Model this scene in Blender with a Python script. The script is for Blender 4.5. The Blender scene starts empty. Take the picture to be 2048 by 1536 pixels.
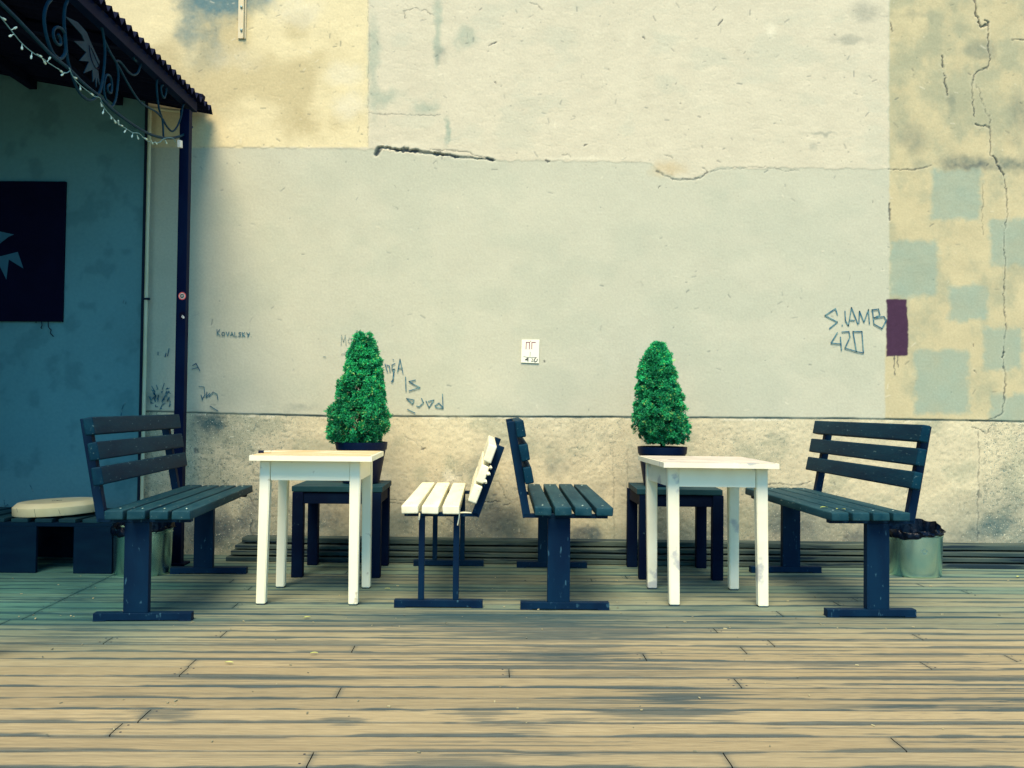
import bpy, bmesh, math, random
import numpy as np
from mathutils import Vector, Matrix, Euler
from mathutils.geometry import tessellate_polygon
R = math.radians
random.seed(7)
S = bpy.context.scene
COL = S.collection

# ------------------------------------------------------------------ camera
F = 1880.0                      # focal length in photograph pixels (2048 wide)
PITCH = math.atan(48 / F); ROLL = 0.0105
cam_d = bpy.data.cameras.new('camera'); cam = bpy.data.objects.new('camera', cam_d); COL.objects.link(cam)
cam_d.sensor_width = 36; cam_d.lens = 36 * F / 2048; cam_d.clip_start = .05; cam_d.clip_end = 500
CR = (Matrix.Rotation(R(90) + PITCH, 3, 'X') @ Matrix.Rotation(ROLL, 3, 'Z'))
cam.matrix_world = Matrix.Translation((0, 0, 1)) @ CR.to_4x4()
S.camera = cam

# ------------------------------------------------------------------ world, sun, exposure
SUN_EL, SUN_AZ = R(58), R(-8)           # azimuth: to the right of the direction behind the camera
w = bpy.data.worlds.new('World'); S.world = w; w.use_nodes = True
nt = w.node_tree; bg = nt.nodes['Background']
sky = nt.nodes.new('ShaderNodeTexSky'); sky.sky_type = 'NISHITA'; sky.sun_disc = False
sky.sun_elevation = SUN_EL; sky.sun_rotation = math.pi - SUN_AZ
tint = nt.nodes.new('ShaderNodeMix'); tint.data_type = 'RGBA'; tint.blend_type = 'MULTIPLY'; tint.inputs[0].default_value = 1
nt.links.new(sky.outputs[0], tint.inputs[6]); tint.inputs[7].default_value = (.30, .76, 1.0, 1)
nt.links.new(tint.outputs[2], bg.inputs[0]); bg.inputs[1].default_value = .058
sd = bpy.data.lights.new('sun', 'SUN'); sd.energy = 1.5; sd.angle = R(30); sd.color = (1, .79, .55)
so = bpy.data.objects.new('sun', sd); COL.objects.link(so)
sdir = Vector((math.sin(SUN_AZ) * math.cos(SUN_EL), -math.cos(SUN_AZ) * math.cos(SUN_EL), math.sin(SUN_EL)))
so.rotation_euler = sdir.to_track_quat('Z', 'Y').to_euler()
S.view_settings.view_transform = 'Standard'; S.view_settings.look = 'None'
S.view_settings.gamma = 1; S.view_settings.exposure = 1.98
try: S.view_settings.use_curve_mapping = False
except Exception: pass

# ------------------------------------------------------------------ helpers
WALL_Y = 6.30
def ray(px, py):
    return CR @ Vector(((px - 1024) / F, -(py - 768) / F, -1))
def at(px, py, Y):                      # point of the vertical plane y = Y
    d = ray(px, py); return Vector((0, 0, 1)) + d * (Y / d.y)
def atx(px, py, X):                     # point of the vertical plane x = X
    d = ray(px, py); return Vector((0, 0, 1)) + d * (X / d.x)
def atz(px, py, Z=0):                   # point of the level plane z = Z
    d = ray(px, py); return Vector((0, 0, 1)) + d * ((Z - 1) / d.z)
CRn = np.array(CR)
def toPx(x, y, z):
    p = np.stack([x, y, z - 1], -1) @ CRn
    return 1024 + F * p[..., 0] / -p[..., 2], 768 - F * p[..., 1] / -p[..., 2]

def s2l(c):
    return tuple(((v / 255) / 12.92 if v / 255 <= .04045 else ((v / 255 + .055) / 1.055) ** 2.4) for v in c)

def append(bm, t, M=None):
    if M is not None: t.transform(M)
    me = bpy.data.meshes.new('tmp'); t.to_mesh(me); t.free(); bm.from_mesh(me); bpy.data.meshes.remove(me)
def bx(bm, c, s, rot=None, bev=.004, seg=2, jit=0, top=None):
    t = bmesh.new(); bmesh.ops.create_cube(t, size=1)
    for v in t.verts:
        k = 1
        if top and v.co.z > 0: v.co.x *= top[0]; v.co.y *= top[1]
        v.co = Vector((v.co.x * s[0], v.co.y * s[1], v.co.z * s[2]))
        if jit: v.co += Vector([random.uniform(-jit, jit) for _ in range(3)])
    if bev: bmesh.ops.bevel(t, geom=list(t.edges), offset=bev, segments=seg, affect='EDGES', profile=.6)
    M = Matrix.Translation(c)
    if rot: M = M @ Euler(rot).to_matrix().to_4x4()
    append(bm, t, M)
def smoothpts(pts, n=6):
    P = [Vector(p) for p in pts]
    if len(P) < 3: return P
    Q = [P[0] * 2 - P[1]] + P + [P[-1] * 2 - P[-2]]; out = []
    for i in range(1, len(Q) - 2):
        for k in range(n):
            t = k / n; a, b, c, d = Q[i - 1], Q[i], Q[i + 1], Q[i + 2]
            out.append(.5 * ((2 * b) + (c - a) * t + (2 * a - 5 * b + 4 * c - d) * t * t + (3 * b - a - 3 * c + d) * t ** 3))
    return out + [P[-1]]
def tube(bm, pts, r, n=8, cap=True):
    P = [Vector(p) for p in pts]; rings = []
    up = Vector((0, 0, 1)); prev = None
    for i, p in enumerate(P):
        d = (P[min(i + 1, len(P) - 1)] - P[max(i - 1, 0)])
        if d.length < 1e-9: d = Vector((0, 0, 1))
        d.normalize()
        if prev is None:
            a = up if abs(d.dot(up)) < .9 else Vector((1, 0, 0)); a = (a - d * a.dot(d)).normalized()
        else:
            a = prev - d * prev.dot(d); a = a.normalized() if a.length > 1e-6 else d.orthogonal().normalized()
        prev = a; b = d.cross(a); rr = r[i] if isinstance(r, (list, tuple)) else r
        rings.append([bm.verts.new(p + (a * math.cos(2 * math.pi * k / n) + b * math.sin(2 * math.pi * k / n)) * rr) for k in range(n)])
    for A, B in zip(rings, rings[1:]):
        for k in range(n): bm.faces.new((A[k], A[(k + 1) % n], B[(k + 1) % n], B[k]))
    if cap: bm.faces.new(rings[0][::-1]); bm.faces.new(rings[-1])
def lathe(bm, prof, n=48, c=(0, 0, 0), wob=0):
    rings = []
    for (r, z) in prof:
        rings.append([bm.verts.new((c[0] + (r + random.uniform(-wob, wob)) * math.cos(2 * math.pi * k / n), c[1] + (r + random.uniform(-wob, wob)) * math.sin(2 * math.pi * k / n), c[2] + z + random.uniform(-wob, wob))) for k in range(n)])
    for A, B in zip(rings, rings[1:]):
        for k in range(n): bm.faces.new((A[k], A[(k + 1) % n], B[(k + 1) % n], B[k]))
    if prof[0][0] > 0: bm.faces.new(rings[0][::-1])
    if prof[-1][0] > 0: bm.faces.new(rings[-1])
def prism(bm, pts, off):                # pts: closed polygon of 3D points, off: thickness vector
    off = Vector(off); a = [bm.verts.new(p) for p in pts]; b = [bm.verts.new(Vector(p) + off) for p in pts]
    n = len(a)
    if n > 4:
        for t in tessellate_polygon([[Vector(p) for p in pts]]):
            bm.faces.new([a[i] for i in t]); bm.faces.new([b[i] for i in reversed(t)])
    else: bm.faces.new(a); bm.faces.new(b[::-1])
    for k in range(n): bm.faces.new((a[k], b[k], b[(k + 1) % n], a[(k + 1) % n]))

def obj(name, bm, mat, parent=None, smooth=False, loc=None, label=None, kind=None):
    bmesh.ops.recalc_face_normals(bm, faces=bm.faces)
    me = bpy.data.meshes.new(name); bm.to_mesh(me); bm.free()
    me.materials.append(mat)
    if smooth:
        me.shade_smooth()
        try: me.set_sharp_from_angle(angle=R(38))
        except Exception: pass
    o = bpy.data.objects.new(name, me); COL.objects.link(o)
    if parent: o.parent = parent
    if loc: o.location = loc
    if label: o['label'] = label
    if kind: o['kind'] = kind
    return o
def tag(o, label, cat, group=None, kind=None):
    o['label'] = label; o['category'] = cat
    if group: o['group'] = group
    if kind: o['kind'] = kind
    return o
def thing(name, label, cat, loc=(0, 0, 0), rotz=0, group=None):
    o = bpy.data.objects.new(name, None); COL.objects.link(o); o.empty_display_size = .1
    o.location = loc; o.rotation_euler = (0, 0, rotz); return tag(o, label, cat, group)
def dup(root, loc, rotz, label, group=None):
    r = root.copy(); COL.objects.link(r); r.location = loc; r.rotation_euler = (0, 0, rotz); r['label'] = label
    if group: r['group'] = group
    for ch in list(root.children):
        c = ch.copy(); COL.objects.link(c); c.parent = r
        for g in ch.children:
            d = g.copy(); COL.objects.link(d); d.parent = c
    return r
B = bmesh.new

# numpy value noise on arbitrary points
def _h(ix, iy, s):
    n = (ix.astype(np.int64) * 374761393 + iy.astype(np.int64) * 668265263 + s * 974711) & 0xffffffff
    n = ((n ^ (n >> 13)) * 1274126177) & 0xffffffff
    n = (n ^ (n >> 16)) & 0xffffff
    return n / float(0xffffff)
def vn(x, y, s=0):
    ix = np.floor(x); iy = np.floor(y); fx = x - ix; fy = y - iy
    fx = fx * fx * (3 - 2 * fx); fy = fy * fy * (3 - 2 * fy)
    a = _h(ix, iy, s); b = _h(ix + 1, iy, s); c = _h(ix, iy + 1, s); d = _h(ix + 1, iy + 1, s)
    return (a * (1 - fx) + b * fx) * (1 - fy) + (c * (1 - fx) + d * fx) * fy
def fbm(x, y, s=0, o=5, g=.5):
    t = 0; a = 1; n = 0
    for k in range(o):
        t = t + a * vn(x * 2 ** k, y * 2 ** k, s + k * 17); n += a; a *= g
    return t / n
def ss(a, b, x):
    t = np.clip((x - a) / (b - a), 0, 1); return t * t * (3 - 2 * t)
def polydist(px, py, pts):
    d = np.full(px.shape, 1e9)
    for (x0, y0), (x1, y1) in zip(pts, pts[1:]):
        vx, vy = x1 - x0, y1 - y0; L = vx * vx + vy * vy + 1e-9
        t = np.clip(((px - x0) * vx + (py - y0) * vy) / L, 0, 1)
        d = np.minimum(d, np.hypot(px - x0 - t * vx, py - y0 - t * vy))
    return d

# ------------------------------------------------------------------ materials
def mat(name, c1, c2=None, scale=6, stretch=(1, 1, 1), rough=.6, bump=.2, bscale=60, metal=0, wear=None, wth=.62, wscale=25, lo=.35, hi=.65, spec=.4, bdist=.002):
    m = bpy.data.materials.new(name); m.use_nodes = True; N = m.node_tree.nodes; L = m.node_tree.links
    p = N['Principled BSDF']; p.inputs['Roughness'].default_value = rough; p.inputs['Metallic'].default_value = metal
    p.inputs['Specular IOR Level'].default_value = spec
    tc = N.new('ShaderNodeTexCoord'); mp = N.new('ShaderNodeMapping'); mp.inputs['Scale'].default_value = stretch
    oi = N.new('ShaderNodeObjectInfo'); ad = N.new('ShaderNodeVectorMath'); ad.operation = 'ADD'
    sc = N.new('ShaderNodeVectorMath'); sc.operation = 'SCALE'; sc.inputs['Scale'].default_value = 1
    cb = N.new('ShaderNodeCombineXYZ'); mu = N.new('ShaderNodeMath'); mu.operation = 'MULTIPLY'; mu.inputs[1].default_value = 37
    L.new(oi.outputs['Random'], mu.inputs[0]); L.new(mu.outputs[0], cb.inputs[0]); L.new(mu.outputs[0], cb.inputs[2])
    L.new(tc.outputs['Object'], ad.inputs[0]); L.new(cb.outputs[0], ad.inputs[1]); L.new(ad.outputs[0], mp.inputs[0])
    n1 = N.new('ShaderNodeTexNoise'); n1.inputs['Scale'].default_value = scale; n1.inputs['Detail'].default_value = 6
    L.new(mp.outputs[0], n1.inputs['Vector'])
    cr = N.new('ShaderNodeValToRGB'); cr.color_ramp.elements[0].position = lo; cr.color_ramp.elements[1].position = hi
    cr.color_ramp.elements[0].color = (*c1, 1); cr.color_ramp.elements[1].color = (*(c2 or c1), 1)
    L.new(n1.outputs['Fac'], cr.inputs[0]); out = cr.outputs[0]
    if wear:
        n2 = N.new('ShaderNodeTexNoise'); n2.inputs['Scale'].default_value = wscale; n2.inputs['Detail'].default_value = 5
        L.new(mp.outputs[0], n2.inputs['Vector'])
        r2 = N.new('ShaderNodeValToRGB'); r2.color_ramp.elements[0].position = wth; r2.color_ramp.elements[1].position = wth + .05
        L.new(n2.outputs['Fac'], r2.inputs[0]); mx = N.new('ShaderNodeMix'); mx.data_type = 'RGBA'
        L.new(r2.outputs[0], mx.inputs[0]); L.new(out, mx.inputs[6]); mx.inputs[7].default_value = (*wear, 1); out = mx.outputs[2]
    L.new(out, p.inputs['Base Color'])
    if bump:
        n3 = N.new('ShaderNodeTexNoise'); n3.inputs['Scale'].default_value = bscale; n3.inputs['Detail'].default_value = 4
        L.new(mp.outputs[0], n3.inputs['Vector']); b = N.new('ShaderNodeBump'); b.inputs['Strength'].default_value = bump
        b.inputs['Distance'].default_value = bdist
        L.new(n3.outputs['Fac'], b.inputs['Height']); L.new(b.outputs[0], p.inputs['Normal'])
    return m
def attr_mat(name, rough=.9, nscale=90, amt=.10, bump=.25, stretch=(1, 1, 1), speck=None):
    m = bpy.data.materials.new(name); m.use_nodes = True; N = m.node_tree.nodes; L = m.node_tree.links
    p = N['Principled BSDF']; p.inputs['Roughness'].default_value = rough; p.inputs['Specular IOR Level'].default_value = .2
    a = N.new('ShaderNodeAttribute'); a.attribute_name = 'tone'
    tc = N.new('ShaderNodeTexCoord'); mp = N.new('ShaderNodeMapping'); mp.inputs['Scale'].default_value = stretch
    L.new(tc.outputs['Object'], mp.inputs[0])
    n = N.new('ShaderNodeTexNoise'); n.inputs['Scale'].default_value = nscale; n.inputs['Detail'].default_value = 5; L.new(mp.outputs[0], n.inputs['Vector'])
    mr = N.new('ShaderNodeMapRange'); mr.inputs[1].default_value = .3; mr.inputs[2].default_value = .7
    mr.inputs[3].default_value = 1 - amt; mr.inputs[4].default_value = 1 + amt; L.new(n.outputs['Fac'], mr.inputs[0])
    src = a.outputs['Color']
    if speck:
        for sc_, th, w_, c_ in ((95, .655, .03, (.035, .12, .13)), (150, .60, .05, (.09, .17, .15)), (60, .70, .02, (.02, .09, .11)), (120, .64, .04, (.85, .80, .55))):
            k = N.new('ShaderNodeTexNoise'); k.inputs['Scale'].default_value = sc_; k.inputs['Detail'].default_value = 2.5; k.inputs['Distortion'].default_value = .6
            L.new(mp.outputs[0], k.inputs['Vector']); q = N.new('ShaderNodeMapRange'); q.inputs[1].default_value = th; q.inputs[2].default_value = th + w_; q.inputs[4].default_value = .85
            L.new(k.outputs['Fac'], q.inputs[0]); mm = N.new('ShaderNodeMath'); mm.operation = 'MULTIPLY'; L.new(q.outputs[0], mm.inputs[0]); L.new(a.outputs['Alpha'], mm.inputs[1])
            xx_ = N.new('ShaderNodeMix'); xx_.data_type = 'RGBA'; L.new(mm.outputs[0], xx_.inputs[0]); L.new(src, xx_.inputs[6]); xx_.inputs[7].default_value = (*c_, 1); src = xx_.outputs[2]
    mx = N.new('ShaderNodeVectorMath'); mx.operation = 'SCALE'; L.new(src, mx.inputs[0]); L.new(mr.outputs[0], mx.inputs['Scale'])
    L.new(mx.outputs[0], p.inputs['Base Color'])
    b = N.new('ShaderNodeBump'); b.inputs['Strength'].default_value = bump; b.inputs['Distance'].default_value = .003
    L.new(n.outputs['Fac'], b.inputs['Height']); L.new(b.outputs[0], p.inputs['Normal'])
    return m

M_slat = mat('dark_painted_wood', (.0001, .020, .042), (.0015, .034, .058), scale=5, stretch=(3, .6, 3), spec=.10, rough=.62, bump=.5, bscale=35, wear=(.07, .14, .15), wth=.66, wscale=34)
M_seat = mat('dark_painted_seat', (.003, .036, .054), (.016, .064, .080), scale=5, stretch=(3, .6, 3), spec=.1, rough=.6, bump=.5, bscale=35, wear=(.12, .18, .17), wth=.66, wscale=26)  # slat paint lightened, sky sheen and dust on the seats painted in
M_leg = mat('dark_painted_steel', (.0004, .011, .034), (.0012, .020, .050), scale=4, stretch=(2, 2, .7), spec=.10, rough=.6, bump=.3, bscale=50, wear=(.03, .09, .13), wth=.66, wscale=30)
M_stool = mat('black_stained_wood', (.0003, .004, .020), (.0006, .008, .028), scale=6, spec=.08, rough=.7, bump=.4, bscale=30, wear=(.05, .09, .1), wth=.72)
M_white = mat('white_gloss_paint', (.90, .87, .62), (.93, .90, .68), scale=3, rough=.35, bump=.15, bscale=18, wear=(.60, .54, .36), wth=.68, wscale=12)
M_white_worn = mat('worn_white_paint', (.84, .80, .58), (.93, .90, .67), scale=5, stretch=(1, 1, 1), rough=.5, bump=.4, bscale=25, wear=(.52, .52, .46), wth=.60, wscale=6)
M_wslat = mat('chalky_white_wood', (.80, .74, .50), (.92, .88, .62), scale=5, stretch=(3, .6, 3), rough=.6, bump=.6, bscale=30, wear=(.45, .38, .24), wth=.68, wscale=14)
M_chip = mat('bare_chipped_wood', (.42, .30, .15), (.25, .24, .18), scale=40, rough=.8, bump=0)
M_top_worn = mat('worn_tabletop', (.80, .62, .33), (.40, .28, .12), scale=5, stretch=(.6, 6, 1), rough=.5, bump=.3, bscale=30, wear=(.90, .87, .62), wth=.56, wscale=5)
M_top_grey = mat('scuffed_tabletop', (.50, .45, .36), (.62, .57, .46), scale=7, rough=.6, bump=.3, bscale=30, wear=(.33, .30, .27), wth=.62, wscale=6)
M_galv = mat('galvanised_steel', (.30, .60, .58), (.58, .78, .68), scale=9, stretch=(1, 1, .35), rough=.25, bump=.12, bscale=7, metal=1)
M_bag = mat('black_plastic_bag', (.0001, .002, .008), (.0004, .004, .014), rough=.3, bump=.8, bscale=25, spec=.2, bdist=.01)
M_pot = mat('black_plastic_pot', (.0003, .005, .026), (.0006, .009, .034), spec=.12, rough=.5, bump=.1)
M_soil = mat('potting_soil', (.012, .012, .01), (.03, .028, .02), scale=40, rough=.95, bump=1, bscale=60, bdist=.01)
M_iron = mat('wrought_iron', (.001, .030, .055), (.003, .042, .068), scale=20, spec=.1, rough=.6, bump=.3, bscale=80)
M_roof = mat('corrugated_sheet', (.002, .004, .018), (.005, .008, .026), scale=8, rough=.8, bump=.1, spec=.1)
M_post = mat('post_paint', (.0002, .004, .026), (.0006, .008, .034), scale=5, spec=.06, rough=.6, bump=.2)
M_sign = mat('board_paint', (.0015, .001, .014), (.002, .002, .018), rough=.7, bump=.1, spec=.1)
M_emblem = mat('emblem_paint', (.03, .12, .17), (.035, .14, .19), rough=.6, bump=0)
M_pipe = mat('cream_conduit', (.60, .60, .36), (.72, .70, .46), scale=8, rough=.5, bump=.1)
M_gap = mat('dark_gap', (.004, .012, .03), rough=.8, bump=0)
M_disc = mat('cream_disc_paint', (.78, .68, .36), (.88, .78, .46), scale=7, rough=.55, bump=.3, bscale=20, wear=(.35, .36, .25), wth=.70, wscale=8)
M_crate = mat('navy_stained_pallet', (.0003, .010, .028), (.001, .016, .036), scale=5, spec=.08, stretch=(1, 1, 3), rough=.7, bump=.4)
M_strip = mat('cream_steel_strip', (.66, .56, .34), (.74, .64, .40), scale=10, rough=.5, bump=.1)
M_ink = mat('marker_ink', (.02, .12, .18), (.17, .32, .30), scale=45, lo=.42, hi=.68, rough=.7, bump=0)
M_inkfaint = mat('faded_ink', (.16, .24, .22), (.36, .42, .34), scale=50, rough=.8, bump=0)
M_paper = mat('white_paper', (.95, .93, .70), rough=.8, bump=0)
M_red = mat('dull_red_ink', (.30, .06, .09), rough=.8, bump=0)
M_black = mat('black_ink', (.006, .01, .014), rough=.7, bump=0)
M_redst = mat('red_sticker', (.80, .12, .09), rough=.4, bump=0)
M_wst = mat('white_sticker', (.9, .85, .72), rough=.4, bump=0)
M_bulb = mat('clear_bulb', (.62, .80, .66), rough=.25, bump=0)
M_wire = mat('thin_wire', (.10, .28, .30), rough=.4, bump=0)
M_leafy = mat('yellow_leaf', (.42, .48, .10), (.62, .60, .22), scale=30, rough=.6, bump=0)
M_plank = mat('weathered_plank', (.05, .09, .075), (.20, .21, .14), scale=4, stretch=(.35, 5, 5), rough=.85, bump=.8, bscale=14, wear=(.015, .045, .05), wth=.58, wscale=5)
M_stack = mat('dark_plank', (.012, .038, .040), (.085, .115, .085), scale=4, stretch=(.35, 5, 5), rough=.85, bump=.8, bscale=14, wear=(.004, .020, .030), wth=.54, wscale=5)  # darker copy of the plank material for the stacked boards
M_bolt = mat('zinc_bolt', (.3, .42, .38), rough=.35, metal=.6, bump=0)
M_ground = mat('dark_soil', (.02, .03, .03), (.05, .06, .045), scale=3, rough=.95, bump=.4)
M_under = mat('under_deck', (.004, .014, .02), rough=1, bump=0)

# ------------------------------------------------------------------ ground
g = B(); bmesh.ops.create_grid(g, x_segments=40, y_segments=40, size=90)
for v in g.verts: v.co.z = -.16
obj('ground', g, M_ground, kind='structure')

# ------------------------------------------------------------------ wall surfaces (relief and paint computed per vertex)
def C(*c): return np.array(s2l(c))
K = .82                                         # painted albedo relative to the picture's lightest tone
GREY = C(216, 213, 183) * K; UP = C(229, 219, 186) * K; CREAM = C(246, 229, 178) * K; DIRT = C(108, 140, 140) * K
OLIVE = C(196, 178, 128) * K; RC = C(218, 204, 158) * K; RD = C(166, 172, 142) * K; BLUE = C(168, 184, 160) * K
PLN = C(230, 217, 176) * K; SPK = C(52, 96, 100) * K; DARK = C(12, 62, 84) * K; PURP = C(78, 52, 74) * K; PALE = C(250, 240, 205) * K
BRN = C(150, 110, 70) * K; SAND = C(214, 186, 130) * K
CRACKS = [  # polyline in photograph pixels of the wall plane, half width, depth, darkness
    ([(752, 308), (759, 297), (768, 295), (800, 300), (850, 304), (885, 309)], 6.0, .02, 1),
    ([(885, 309), (905, 313), (940, 316), (985, 319)], 3.4, .012, 1),
    ([(860, 300), (890, 300), (930, 304), (958, 311), (990, 320)], 1.2, .006, .7),
    ([(1949, 0), (1953, 25), (1957, 44)], 2.6, .012, .9), ([(1957, 44), (1963, 54), (1974, 50), (1977, 44), (1970, 40)], 2.6, .012, .9),
    ([(1976, 50), (1976, 75), (1978, 100), (1980, 120), (1975, 135), (1955, 143), (1947, 155), (1944, 185), (1946, 210), (1948, 235)], 1.3, .006, .85),
    ([(1952, 249), (1966, 252), (1972, 249), (1979, 256)], 2, .008, .95), ([(1980, 256), (1981, 300), (1983, 314)], 1.2, .006, .8),
    ([(1956, 172), (1961, 195), (1972, 220), (1982, 240), (1980, 256)], .9, .004, .6),
    ([(1988, 312), (1995, 330), (2002, 344), (2009, 350)], 2.2, .009, .95),
    ([(2009, 350), (2014, 400), (2016, 425), (2008, 470), (2010, 540), (2008, 600), (2011, 650), (2006, 715), (2011, 750), (2008, 800), (2005, 826), (1988, 838), (1970, 842), (1930, 841)], 1.1, .005, .75),
    ([(2006, 706), (2005, 716)], 3, .008, .9), ([(1965, 368), (1966, 420), (1965, 470)], .8, .003, .5),
    ([(1420, 345), (1440, 338), (1500, 335), (1548, 336), (1566, 342), (1600, 341)], 1.0, .004, .45),
    ([(1775, 337), (1800, 340), (1832, 338), (1860, 332)], 1.3, .005, .7),
    ([(1313, 343), (1328, 350), (1345, 359), (1385, 360), (1402, 354), (1414, 344), (1405, 336)], 2.0, .006, .7),
    ([(1330, 310), (1345, 316)], 1.5, .004, .5), ([(1885, 113), (1887, 135)], 2.6, .008, .9), ([(1890, 156), (1892, 172), (1894, 190)], 2.0, .008, .9),
    ([(1888, 147), (1889, 151)], 1.6, .004, .8), ([(1953, 168), (1953, 175)], 1.6, .004, .8), ([(2025, 78), (2048, 79)], 2.2, .006, .8),
    ([(1781, 46), (1784, 62)], 1.8, .005, .85), ([(1779, 408), (1779, 440)], 2.2, .006, .8), ([(1789, 712), (1789, 749)], 1.1, 0, .9), ([(1795, 712), (1796, 736)], 1.2, 0, .9),
    ([(735, 225), (760, 228), (790, 228), (880, 231)], 1.0, .003, .55), ([(736, 0), (739, 60), (737, 160), (736, 292)], .8, .003, .35),
    ([(808, 22), (830, 16), (855, 22), (868, 32)], 1.0, .003, .6), ([(809, 22), (812, 36)], 1.6, .003, .6), ([(1060, 6), (1076, 10), (1084, 18)], 1.2, .003, .5),
    ([(978, 92), (985, 88), (990, 86)], 2.4, .005, .85), ([(1287, 74), (1290, 78)], 1.8, .005, .85), ([(1168, 291), (1174, 290)], 1.5, .004, .9), ([(1094, 322), (1100, 324)], 2.2, .005, .85),
    ([(1124, 309), (1140, 312)], 1.4, .003, .6), ([(1435, 51), (1440, 47), (1446, 40)], 2.2, .005, .8), ([(1360, 208), (1362, 209)], 1.8, .004, .9), ([(992, 166), (993, 167)], 1.6, .004, .9),
    ([(1668, 68), (1670, 70)], 1.6, .003, .7), ([(1318, 375), (1320, 373)], 1.6, .003, .7), ([(788, 370), (792, 374)], 1.2, .003, .6), ([(785, 410), (795, 418)], .9, .003, .5),
    ([(490, 988), (500, 994), (506, 1008), (512, 1018)], 1.2, .005, .8), ([(505, 1040), (500, 1060), (508, 1085)], 2.0, .006, .7),
    ([(1530, 968), (1558, 967), (1580, 971), (1604, 969), (1622, 965)], 1.0, .004, .8), ([(1957, 862), (1960, 900), (1958, 980), (1956, 1082)], 1.0, .004, .55),
    ([(775, 1000), (812, 1000)], 1.0, .003, .7), ([(772, 1007), (802, 1007)], 1.0, .003, .7), ([(965, 1004), (1000, 1003)], 1.4, .004, .9), ([(1005, 1010), (1020, 1008)], 1.4, .004, .8),
    ([(980, 962), (996, 962), (1005, 978), (1012, 996), (1024, 1006)], .9, .003, .6), ([(810, 873), (830, 882), (846, 898)], 1.0, .004, .5), ([(842, 899), (852, 899)], 3, .006, .7),
    ([(1945, 855), (1965, 860), (1975, 868), (1985, 850)], 1.5, .005, .7), ([(1958, 985), (1961, 992)], 7, .01, .55), ([(682, 836), (684, 838)], 2.6, .005, .9),
    ([(1226, 870), (1228, 1080)], .9, .002, .35), ([(1255, 900), (1254, 1080)], .9, .002, .3), ([(1408, 868), (1406, 905)], 1.2, .002, .25),
    ([(388, 897), (392, 905)], 4, .006, .7), ([(1089, 723), (1089, 725)], 1.6, .004, 1), ([(1948, 744), (1952, 747)], 1.8, .004, .8), ([(1946, 690), (1947, 693)], 1.8, .004, .7),
]
BLOTS = [  # soft ellipses, stains plus shade painted low behind the furniture: x, y, rx, ry, colour, strength
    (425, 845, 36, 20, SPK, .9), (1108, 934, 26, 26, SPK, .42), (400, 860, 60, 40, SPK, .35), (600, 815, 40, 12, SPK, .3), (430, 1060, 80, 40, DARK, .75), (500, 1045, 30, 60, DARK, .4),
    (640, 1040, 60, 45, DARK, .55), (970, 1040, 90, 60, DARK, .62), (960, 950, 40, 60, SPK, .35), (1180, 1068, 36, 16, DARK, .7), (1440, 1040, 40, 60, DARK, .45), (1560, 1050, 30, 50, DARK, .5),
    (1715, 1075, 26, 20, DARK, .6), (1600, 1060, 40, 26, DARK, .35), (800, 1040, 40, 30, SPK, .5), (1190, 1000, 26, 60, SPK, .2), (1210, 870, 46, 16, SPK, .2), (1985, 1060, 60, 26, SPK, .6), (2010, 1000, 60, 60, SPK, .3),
    (1940, 326, 120, 18, SPK, .55), (2035, 330, 70, 20, SPK, .6), (1960, 332, 70, 7, DARK, .4), (1830, 30, 60, 14, SPK, .3), (1960, 100, 40, 20, SPK, .35), (1820, 275, 40, 30, SPK, .35), (2040, 230, 30, 60, SPK, .35), (1902, 200, 10, 26, SPK, .35),
    (875, 60, 10, 90, BLUE, .7), (880, 110, 14, 22, SPK, .3), (895, 260, 7, 34, BLUE, .9), (770, 195, 36, 22, BLUE, .7), (930, 75, 30, 22, BLUE, .6), (748, 110, 14, 120, BLUE, .6), (850, 215, 30, 12, BLUE, .6),
    (1640, 268, 36, 4, SPK, .4), (1625, 290, 12, 12, SPK, .3), (1700, 80, 45, 8, SPK, .3), (1730, 20, 40, 25, SPK, .28), (1000, 400, 160, 50, PALE, .15), (1330, 340, 40, 18, SAND, .5), (1540, 60, 10, 16, PALE, .8),
    (430, 12, 75, 45, DIRT, .95), (480, 5, 70, 35, DIRT, .9), (390, 40, 45, 60, DIRT, .7), (410, 110, 50, 40, DIRT, .35), (590, 62, 30, 40, OLIVE, .5), (620, 250, 60, 34, OLIVE, .6), (690, 150, 40, 26, PALE, .5), (600, 20, 60, 40, PALE, .5), (700, 210, 40, 30, PALE, .6), (480, 120, 60, 30, PALE, .3),
    (960, 770, 60, 40, PALE, .12), (1110, 250, 6, 10, PALE, .9), (820, 290, 60, 6, PALE, .5), (1160, 316, 80, 4, PALE, .7), (905, 705, 0.1, .1, PALE, 0),
    (320, 795, 26, 12, SPK, .5), (760, 960, 26, 20, PALE, .6), (900, 955, 16, 12, PALE, .9),
]
PATCHES = [(1863, 338, 1962, 440, 1.2), (1780, 482, 1876, 592, 1), (1898, 571, 1974, 641, 1), (1966, 655, 2042, 738, 1), (1829, 700, 1938, 827, 1), (1980, 438, 2062, 531, 1.1), (1980, 790, 2070, 846, 1)]

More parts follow.
